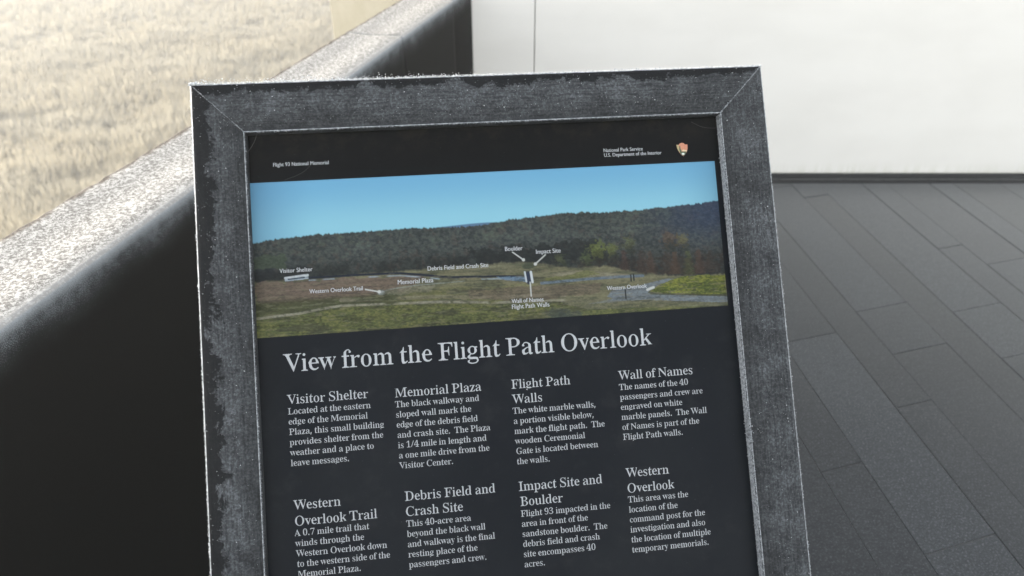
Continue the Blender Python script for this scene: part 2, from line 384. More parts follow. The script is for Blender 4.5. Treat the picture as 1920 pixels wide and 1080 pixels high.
def make_cream_wall():
    P = np.array([-1.42, 5.9]); ang = math.atan2(-.72, .69)
    root = empty('concrete_wall', (P[0], P[1], float(ground_z(P[0], P[1])) - .1), (0, 0, ang)); tag(root, 'pale cream concrete wall end standing beyond the parapet', 'concrete wall')
    box('wall_face', 0, 1.9, 0, .3, 0, 6.5, M_cream, root, .02)
make_cream_wall()

# ---------------------------------------------------------------- the sign
SW = .70; SH = 1.02; RW = .060; RD = .014
R3 = Matrix(((0.992374, 0.072185, -0.099914), (0.123206, -0.605204, 0.786479), (-0.003696, -0.792791, -0.609482)))   # x right, y down the face, z into it
ORG = Vector((-.3777, .8387, 1.2846))
sx0, sy0 = -.12, .50
SIGN = empty('information_sign', (sx0, sy0, 0)); tag(SIGN, 'frosted black framed information sign with landscape photo and white text, tilted on posts', 'information sign')
SM = R3.to_4x4(); SM.translation = ORG - Vector((sx0, sy0, 0))
def on_sign(o): o.matrix_local = SM.copy(); return o

# cross-section of a rail: (distance in from the outer edge, depth into the sign)
PROF = [(.004, .048), (0, .044), (0, .0022), (.0006, .0009), (.0018, .0001), (.006, -.0006), (.014, -.0016), (.024, -.0022), (.034, -.0021), (.043, -.0012), (.050, .0002), (.0560, .0017), (.0578, .0014), (.0584, .0005), (.0594, .0005), (RW, .0016), (RW, .0155), (.052, .0155), (.052, .048)]
def rail(side):
    n = 26; V = []; UV = []; F = []; MI = []
    L = SW if side in ('top', 'bottom') else SH
    for i in range(n):
        t = i / (n - 1)
        for (u, z) in PROF:
            a = u + .0002; s = a + t * (L - 2 * a)
            if side == 'top': p = (s, u, z)
            elif side == 'bottom': p = (s, SH - u, z)
            elif side == 'left': p = (u, s, z)
            else: p = (SW - u, s, z)
            V.append(p); UV.append((s, u))
    m = len(PROF)
    for i in range(n - 1):
        for j in range(m):
            q = (i * m + j, i * m + (j + 1) % m, (i + 1) * m + (j + 1) % m, (i + 1) * m + j)
            if side in ('top', 'right'): q = q[::-1]
            F.append(q); MI.append(1 if (j in (1, 2, 3, 13) or (j == 15 and side in ('right',))) else 0)
    F.append(tuple(range(m)) if side in ('top', 'right') else tuple(range(m))[::-1]); F.append(tuple((n - 1) * m + j for j in range(m))[::-1] if side in ('top', 'right') else tuple((n - 1) * m + j for j in range(m))); MI += [0, 0]
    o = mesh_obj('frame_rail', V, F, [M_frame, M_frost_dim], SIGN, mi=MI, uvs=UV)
    o.data.polygons.foreach_set('use_smooth', [len(f) == 4 for f in F]); o.data.set_sharp_from_angle(angle=math.radians(50))
    at = o.data.attributes.new('thaw', 'FLOAT', 'POINT'); at.data.foreach_set('value', np.full(len(V), dict(top=.62, left=1.0, right=.06, bottom=.2)[side], 'f'))
    return on_sign(o)
for s_ in ('top', 'right', 'bottom', 'left'): rail(s_)

def crystals(segs, name, mat):
    """segs: (p, q, count, spread, size) in sign coordinates -> tiny ice needles and grains"""
    tris = []
    for p, q, cnt, spr, size in segs:
        p = np.array(p, float); q = np.array(q, float)
        t = RNG.random(cnt); clump = .55 + .45 * np.sin(t * np.linalg.norm(q - p) * 260 + np.sin(t * 41) * 3) * np.sin(t * np.linalg.norm(q - p) * 97)
        c = p + t[:, None] * (q - p) + RNG.normal(0, 1, (cnt, 3)) * spr
        s = size * RNG.lognormal(0, .35, cnt) * (.6 + .6 * clump)
        d = RNG.normal(0, 1, (cnt, 4, 3)); d /= np.linalg.norm(d, axis=2)[:, :, None]
        v = c[:, None] + d * s[:, None, None]
        for f in ((0, 1, 2), (0, 3, 1), (0, 2, 3), (1, 3, 2)): tris.append(v[:, f])
    o = tri_obj(name, np.concatenate(tris), mat, SIGN); tag(o, kind='stuff'); return on_sign(o)
iw = RW
crystals([((0, 0, .002), (SW, 0, .002), 12000, (.0003, .0005, .0016), .00052), ((0, -.0002, .004), (SW, -.0002, .03), 9000, (.001, .0004, .009), .0006),
          ((0, 0, .002), (0, SH, .002), 3000, (.0003, .001, .0012), .00045), ((0, 0, .001), (.012, .0, .001), 160, (.001, .0008, .001), .0014),
          ((SW, 0, .002), (SW, SH, .002), 3600, (.0003, .001, .0010), .00036)], 'frost_rim', M_frost)
mitre = [((a if k == 0 else SW - a, a, za), (b if k == 0 else SW - b, b, zb), n_, (.0003, .0003, .0003), sz) for k, sz, n_ in ((0, .00050, 150), (1, .00062, 230)) for a, b, za, zb in ((.001, .014, .0005, -.0018), (.014, .034, -.0018, -.0023), (.034, .050, -.0023, 0), (.050, .059, 0, .0005))]
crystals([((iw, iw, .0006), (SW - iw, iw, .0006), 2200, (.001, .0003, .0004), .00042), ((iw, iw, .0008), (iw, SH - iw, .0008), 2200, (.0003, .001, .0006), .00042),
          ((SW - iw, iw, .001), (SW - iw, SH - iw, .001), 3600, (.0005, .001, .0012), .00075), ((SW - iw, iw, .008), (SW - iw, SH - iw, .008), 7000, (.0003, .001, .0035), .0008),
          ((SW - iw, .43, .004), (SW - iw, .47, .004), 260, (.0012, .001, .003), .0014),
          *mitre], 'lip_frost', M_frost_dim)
def scatter_face():   # loose sparkling grains standing on the frame faces
    n = 1800; side = RNG.integers(0, 3, n); u = RNG.uniform(.003, .054, n); s = RNG.random(n)
    P = np.zeros((n, 3))
    P[:, 0] = np.where(side == 0, s * SW, np.where(side == 1, u, SW - u)); P[:, 1] = np.where(side == 0, u, s * SH)
    P[:, 2] = -.0022; sz = RNG.lognormal(math.log(.00036), .35, n); d = RNG.normal(0, 1, (n, 4, 3)); d /= np.linalg.norm(d, axis=2)[:, :, None]
    v = P[:, None] + d * sz[:, None, None]
    tag(on_sign(tri_obj('frost_grains', np.concatenate([v[:, f] for f in ((0, 1, 2), (0, 3, 1), (0, 2, 3), (1, 3, 2))]), M_frost, SIGN)), kind='stuff')
scatter_face()

def plate(name, x0, x1, y0, y1, z, th, m):
    v = [(x0, y0, z), (x1, y0, z), (x1, y1, z), (x0, y1, z), (x0, y0, z + th), (x1, y0, z + th), (x1, y1, z + th), (x0, y1, z + th)]
    return on_sign(mesh_obj(name, v, [(0, 1, 2, 3)[::-1], (4, 5, 6, 7), (0, 4, 5, 1)[::-1], (1, 5, 6, 2)[::-1], (2, 6, 7, 3)[::-1], (3, 7, 4, 0)[::-1]], m, SIGN))
plate('panel', .053, SW - .053, .053, SH - .053, RD, .004, M_panel)
plate('back_plate', .0525, SW - .0525, .0525, SH - .0525, .044, .003, M_dark)

# printed photograph: an ink-coloured grid
UVS = dict(ridge=[[-0.004,0.396],[0.028,0.378],[0.06,0.37],[0.115,0.358],[0.18,0.356],[0.246,0.354],[0.313,0.348],[0.38,0.356],[0.448,0.357],[0.511,0.343],[0.54,0.327],[0.587,0.32],[0.634,0.306],[0.692,0.305],[0.739,0.317],[0.787,0.31],[0.823,0.309],[0.883,0.301],[0.944,0.292],[1.0,0.279]],
bluehill=[[0.371,0.355],[0.426,0.346],[0.454,0.341],[0.488,0.339],[0.517,0.348]],
base=[[-0.003,0.647],[0.045,0.643],[0.132,0.636],[0.241,0.633],[0.307,0.632],[0.352,0.627],[0.465,0.62],[0.516,0.616],[0.579,0.624],[0.625,0.662],[0.671,0.681],[0.741,0.684],[0.81,0.741],[0.893,0.779],[1.001,0.789]],
brown=[[-0.002,0.651],[0.307,0.657],[0.351,0.679],[0.305,0.758],[0.129,0.795],[-0.001,0.774]],
road=[[-0.001,0.877],[0.085,0.861],[0.139,0.838],[0.172,0.828],[0.259,0.836],[0.37,0.845],[0.493,0.874],[0.642,0.891]],
blackwall=[[0.11,0.635],[0.219,0.636],[0.296,0.641],[0.34,0.66],[0.396,0.688],[0.503,0.702],[0.56,0.714]],
water=[[0.497,0.705],[0.56,0.714],[0.559,0.749],[0.519,0.734]],
shelter=[[0.06,0.632],[0.083,0.62],[0.108,0.621],[0.108,0.642],[0.061,0.65]],
trail=[[0.255,0.762],[0.267,0.747],[0.289,0.737],[0.339,0.726],[0.429,0.72]],
wet=[[0.593,0.766],[0.692,0.758],[0.763,0.757],[0.816,0.76]],
over=[[0.733,0.881],[0.743,0.847],[0.808,0.824],[0.863,0.791],[0.89,0.797],[0.834,0.847],[0.822,0.881],[0.901,0.908],[1.001,0.936],[1.0,0.979],[0.805,0.921],[0.685,0.925],[0.747,0.901]],
yel=[[0.837,0.855],[0.862,0.817],[0.905,0.781],[1.001,0.789],[1.001,0.928],[0.913,0.903],[0.828,0.875]],
arrows=[[0.536,0.548],[0.558,0.603],[0.606,0.578],[0.583,0.636],[0.223,0.733],[0.251,0.754],[0.823,0.856],[0.837,0.843],[0.569,0.847],[0.569,0.755]],
brownR=[[0.576,0.781],[0.726,0.789],[0.713,0.851],[0.596,0.87],[0.437,0.845],[0.439,0.785]],
gravel=[[0.63,0.899],[0.642,0.891],[0.689,0.897],[0.999,0.979],[0.999,0.997],[0.745,0.966],[0.687,0.961]],
bush=[[0.622,0.982],[0.645,1.012]],
ell=[[0.567,0.647],[0.581,0.664]],
pill=[[0.559,0.685],[0.561,0.749],[0.572,0.687],[0.574,0.755]],
trees=[[0.721,0.565],[0.75,0.57],[0.692,0.617],[0.79,0.53],[0.879,0.517],[0.912,0.534],[0.637,0.621],[0.777,0.655],[0.813,0.662],[0.834,0.666],[0.872,0.673],[0.89,0.676],[0.92,0.682],[0.944,0.676],[0.968,0.68]],
persons=[[0.789,0.77],[0.795,0.767],[0.774,0.875]],
darkbelt=[[0.444,0.521],[0.711,0.498],[0.754,0.65],[0.465,0.613]])
def make_print():
    x0, x1, y0, y1 = .0599, .6325, .1175, .3015; NX, NY = 900, 290
    u, v = np.meshgrid(np.linspace(0, 1, NX), np.linspace(0, 1, NY)); asp = (x1 - x0) / (y1 - y0)
    rg = np.random.default_rng(5)
    def vnoise(fx, fy, seed):
        g = np.random.default_rng(seed).random((int(fy) + 3, int(fx) + 3)); X = u * fx; Y = v * fy; xi = X.astype(int); yi = Y.astype(int); a = X - xi; b = Y - yi
        a = a * a * (3 - 2 * a); b = b * b * (3 - 2 * b)
        return (g[yi, xi] * (1 - a) + g[yi, xi + 1] * a) * (1 - b) + (g[yi + 1, xi] * (1 - a) + g[yi + 1, xi + 1] * a) * b
    def fbm(fx, fy, seed, o=4): 
        s = 0; w = 0
        for k in range(o): s = s + vnoise(fx * 2 ** k, fy * 2 ** k, seed + k) * .6 ** k; w += .6 ** k
        return s / w
    def sm(a, b, x): t = np.clip((x - a) / (b - a), 0, 1); return t * t * (3 - 2 * t)
    def line_y(pts): p = np.array(sorted(pts)); return np.interp(u, p[:, 0], p[:, 1])
    def inside(poly, soft=.0):
        uu = u + (fbm(60, 20, 90) - .5) * soft; vv = v + (fbm(50, 16, 95) - .5) * soft * 2; r = np.zeros(u.shape, bool); n = len(poly)
        for i in range(n):
            (ax, ay), (bx, by) = poly[i], poly[(i + 1) % n]
            if ay == by: continue
            c = ((ay > vv) != (by > vv)) & (uu < (bx - ax) * (vv - ay) / (by - ay) + ax); r ^= c
        return r.astype(float)
    def stroke(pts, w):
        d = np.full(u.shape, 9.0)
        for (ax, ay), (bx, by) in zip(pts[:-1], pts[1:]):
            dx, dy = (bx - ax) * asp, by - ay; px, py = (u - ax) * asp, v - ay; t = np.clip((px * dx + py * dy) / (dx * dx + dy * dy), 0, 1)
            d = np.minimum(d, np.hypot(px - t * dx, py - t * dy))
        return 1 - sm(w * .6, w * 1.3, d)
    def s(r, g, b): c = np.array([r, g, b]) / 255.0; return np.where(c <= .04045, c / 12.92, ((c + .055) / 1.055) ** 2.4)
    C = np.zeros((NY, NX, 3)); 
    def put(m, col): C[:] = C * (1 - m[..., None]) + (col if np.ndim(col) == 3 else np.array(col)[None, None]) * m[..., None]
    def two(f, a, b): return a[None, None] * (1 - f[..., None]) + b[None, None] * f[..., None]
    C[:] = two(sm(0, .36, v), s(116, 184, 222), s(148, 212, 232)); put(sm(.14, 0, u) * .55, s(92, 148, 186)); put(sm(.90, 1, u) * .35, s(96, 156, 190))
    ridge = line_y(UVS['ridge']); base = line_y(UVS['base'])
    bl = np.array(UVS['bluehill']); bh = np.interp(u, bl[:, 0], bl[:, 1], 1, 1); put(sm(-.004, .004, v - bh), s(92, 126, 160))
    rn = (vnoise(150, 1, 3) - .5) * .012 + (vnoise(330, 1, 4) - .5) * .012
    hill = sm(-.006, .006, v - ridge - rn)
    t = fbm(170, 60, 20, 4); t2 = fbm(9, 7, 30, 3); k = np.clip((v - ridge) / np.maximum(base - ridge, .02), 0, 1)
    hc = two(sm(.2, .8, t), s(50, 56, 57), s(78, 85, 80)); hc = hc * (1 - .45 * sm(.45, .95, k)[..., None]); 
    hc = hc * (1 + (t2 - .5)[..., None] * .5); put(hill, hc)
    put(hill * sm(.60, .72, fbm(90, 30, 41, 3)) * .14, s(112, 88, 70)); put(hill * sm(.62, .75, fbm(50, 26, 45, 3)) * sm(.6, .2, k) * .45, s(88, 98, 84))
    put(hill * sm(.78, 1.0, u) * sm(.75, .1, k) * .62, s(42, 62, 96)); put(hill * sm(.13, .0, u) * sm(.2, .6, k) * .5, s(26, 34, 48))
    put(hill * inside(UVS['darkbelt'], .06) * .7, s(32, 36, 36)); put(hill * sm(.60, .85, k) * sm(.55, .40, u) * sm(.3, .6, fbm(40, 10, 71)) * .6, s(34, 36, 34))
    put(hill * inside([(0.0, .47), (.06, .48), (.07, .56), (.0, .57)], .03) * .55, s(72, 86, 62))
    # trees that can be told apart in the print
    cols = [s(118, 128, 62), s(112, 120, 60), s(88, 102, 60), s(100, 104, 66), s(104, 84, 64), s(112, 104, 62), s(84, 92, 62)] + [s(82, 62, 54), s(74, 60, 52), s(90, 68, 54), s(66, 56, 48), s(98, 74, 54), s(88, 96, 54), s(90, 66, 52), s(66, 58, 50)]
    tn = fbm(170, 60, 60, 4)
    for i, (tx, ty) in enumerate(UVS['trees']):
        if i < 7:
            rx, ry = (.018, .055) if i in (0, 4) else (.013, .045); d = np.hypot((u - tx) / rx, (v - ty) / ry) + (tn - .5) * 2.6; put(sm(1.2, .5, d) * .6, cols[i][None, None] * (.35 + 1.25 * tn[..., None]))
            put(sm(1.0, .6, np.hypot((u - tx - .004) / rx, (v - ty - .05) / ry) + (tn - .5)) * .5, s(42, 46, 36))
        else:
            hgt = .13 + .03 * rg.random(); vv = (v - (ty - hgt / 2)) / hgt; wd = .004 + .010 * np.clip(vv, 0, 1); d = np.abs(u - tx + (tn - .5) * .014) / wd + np.where((vv < 0) | (vv > 1.15), 9, 0)
            put(sm(1.3, .3, d) * .6, cols[i][None, None] * (.3 + 1.3 * tn[..., None]))
    put(sm(.60, .66, v) * sm(.66, .70, u) * sm(.02, -.02, v - base) * sm(.35, .6, tn) * .6, s(52, 42, 34))
    # meadow
    fld = sm(-.012, .008, v - base + (fbm(90, 2, 80) - .5) * .03)
    g1 = fbm(22, 44, 100, 5); g2 = .45 * fbm(34, 26, 110, 3) + .55 * fbm(210, 120, 130, 2); far = sm(.62, .78, v)
    mc = two(sm(.3, .7, g1), s(84, 86, 66), s(118, 116, 88)); put(fld, mc)
    put(fld * sm(.33, .52, u) * sm(.62, .45, u + 0 * v) * sm(.72, .6, v) * .6, s(124, 122, 98))
    put(inside(UVS['brown'], .03) * .8, two(g2, s(88, 74, 66), s(126, 108, 96)))
    put(sm(.755, .79, v) * fld * sm(.35, .25, u) * .85, two(g2, s(42, 52, 32), s(84, 88, 52)))
    put(fld * sm(.72, .80, v) * sm(.2, .3, u) * sm(.62, .5, u) * sm(.4, .62, g1) * .7, two(g2, s(76, 84, 40), s(116, 116, 60)))
    low = sm(.0, .02, v - line_y(UVS['road'] + [[1.0, .97]]))
    put(low * fld, two(sm(.25, .75, g2), s(58, 68, 40), s(112, 114, 62))); put(low * fld * sm(.45, .7, g1) * .5, s(98, 104, 62)); put(low * sm(.56, .68, fbm(18, 24, 140, 3)) * .55, s(58, 60, 50))
    put(inside(UVS['brownR'], .02) * .75, two(g2, s(84, 74, 62), s(122, 110, 92)))
    put(sm(.0, .018, v - np.interp(u, [.60, .66, .72, .80, 1], [.70, .69, .705, .745, .76])) * sm(.03, .0, v - np.interp(u, [.60, .72, .80, 1], [.72, .725, .76, .78])) * sm(.60, .64, u) * sm(.82, .78, u) * .7, s(138, 132, 112))
    put(inside([(.60, .74), (.70, .70), (.72, .73), (.61, .775)], .015) * .7, two(g2, s(84, 92, 44), s(112, 116, 60)))
    put(stroke(UVS['road'], .008) * sm(.2, .5, fbm(60, 30, 77)) * .75, two(g2, s(132, 130, 114), s(166, 162, 146))); put(stroke([(p[0], p[1] - .035) for p in UVS['road'][3:]], .013) * sm(.3, .7, g1) * .6, s(128, 122, 106))
    put(stroke([p for p in UVS['trail']], .0045) * .8, s(136, 144, 134)); put(sm(1.1, .4, np.hypot((u - .255) / .010, (v - .76) / .02)) * .8, s(168, 178, 176))
    put(inside([(.255, .765), (.30, .735), (.37, .725), (.36, .76), (.30, .79)], .02) * .5, s(128, 126, 108))
    put(stroke(UVS['blackwall'], .0075), s(30, 38, 52)); put(sm(.4, .6, vnoise(46, 1, 9)) * stroke([(p[0], p[1] + .016) for p in UVS['blackwall']], .005) * .8, s(150, 166, 176))
    put(inside(UVS['water']) * .85, s(102, 128, 152)); put(stroke(UVS['wet'], .0095), two(g2, s(80, 94, 108), s(114, 128, 138)))
    put(inside(UVS['shelter']), s(150, 162, 172)); put(stroke([(.062, .628), (.107, .617)], .008), s(196, 204, 208)); put(stroke([(.068, .636), (.10, .630)], .005), s(60, 74, 88))
    put(inside(UVS['over'], .004), two(g2, s(100, 109, 114), s(122, 131, 136))); put(inside(UVS['yel'], .012), two(sm(.25, .75, g2), s(66, 80, 34), s(126, 130, 50)))
    put(stroke([(.83, .885), (.905, .905), (1.0, .93)], .007) * .7, s(52, 58, 36)); put(inside(UVS['gravel'], .01) * .6, two(g2, s(92, 92, 72), s(128, 126, 106)))
    for q in ((.622, .975), (.648, 1.0)): put(sm(1.1, .6, np.hypot((u - q[0]) / .030, (v - q[1]) / .045) + (tn - .5)) * .75, s(62, 72, 66))
    put(sm(1.1, .8, np.hypot((u - UVS['ell'][0][0]) / .014, (v - UVS['ell'][0][1]) / .022)), s(72, 80, 62))
    st = fbm(9, 60, 160, 5); sp = fbm(240, 130, 170, 3); land = sm(-.01, .01, v - base)
    C[:] = C * (1 + (st - .5) * .7 * land + (sp - .5) * .75 * np.clip(hill + land, 0, 1))[..., None]
    put(land * sm(.58, .64, fbm(70, 60, 181, 4)) * sm(.02, .10, v - base) * .40, s(52, 56, 40)); put(land * sm(.60, .68, fbm(40, 90, 191, 4)) * .35, s(134, 128, 104))
    P_ = UVS['pill']; put(stroke([(.5655, .70), (.567, .75)], .020), s(40, 52, 72)); put(stroke([P_[0], P_[1]], .006), s(196, 206, 212)); put(stroke([P_[2], P_[3]], .008), s(206, 214, 218))
    for i, q in enumerate(UVS['persons']): put(stroke([(q[0], q[1] - .02), (q[0], q[1] + .02)] if i < 2 else [(q[0], q[1] - .03), (q[0], q[1] + .03)], .005), s(34, 40, 42))
    A = UVS['arrows']; W_ = s(206, 210, 206)
    for a, b, w in ((0, 1, .0045), (2, 3, .0045), (4, 5, .0045), (6, 7, .009), (8, 9, .0048)): put(stroke([A[a], A[b]], w) * .9, W_)
    for a in (1, 3, 5): put(sm(1.2, .7, np.hypot((u - A[a][0]) * asp / .011, (v - A[a][1]) / .011)), W_)
    C[:] = np.clip((np.clip(C, 0, 1) * .95 + C.mean(2, keepdims=True) * .05) * .585, 0, 1)
    xx = x0 + (x1 - x0) * u; yy = y0 + (y1 - y0) * v
    V = np.stack([xx, yy, np.full(u.shape, RD - .0004)], -1).reshape(-1, 3)
    i = np.arange(NX - 1)[None, :] + np.arange(NY - 1)[:, None] * NX; q = np.stack([i, i + NX, i + NX + 1, i + 1], -1).reshape(-1, 4)
    me = bpy.data.meshes.new('printed_photo'); me.vertices.add(len(V)); me.vertices.foreach_set('co', V.astype('f').ravel()); n = len(q)
    me.loops.add(n * 4); me.loops.foreach_set('vertex_index', q.astype('i').ravel()); me.polygons.add(n); me.polygons.foreach_set('loop_start', np.arange(0, n * 4, 4, dtype='i'))
    me.update(calc_edges=True); at = me.attributes.new('ink', 'FLOAT_COLOR', 'POINT'); at.data.foreach_set('color', np.concatenate([C.reshape(-1, 3), np.ones((len(V), 1))], 1).astype('f').ravel())
    me.materials.append(M_print); o = bpy.data.objects.new('printed_photo', me); COL.objects.link(o); o.parent = SIGN; on_sign(o)
    o['label'] = 'printed landscape photo with blue sky, wooded hills and green meadow'
make_print()

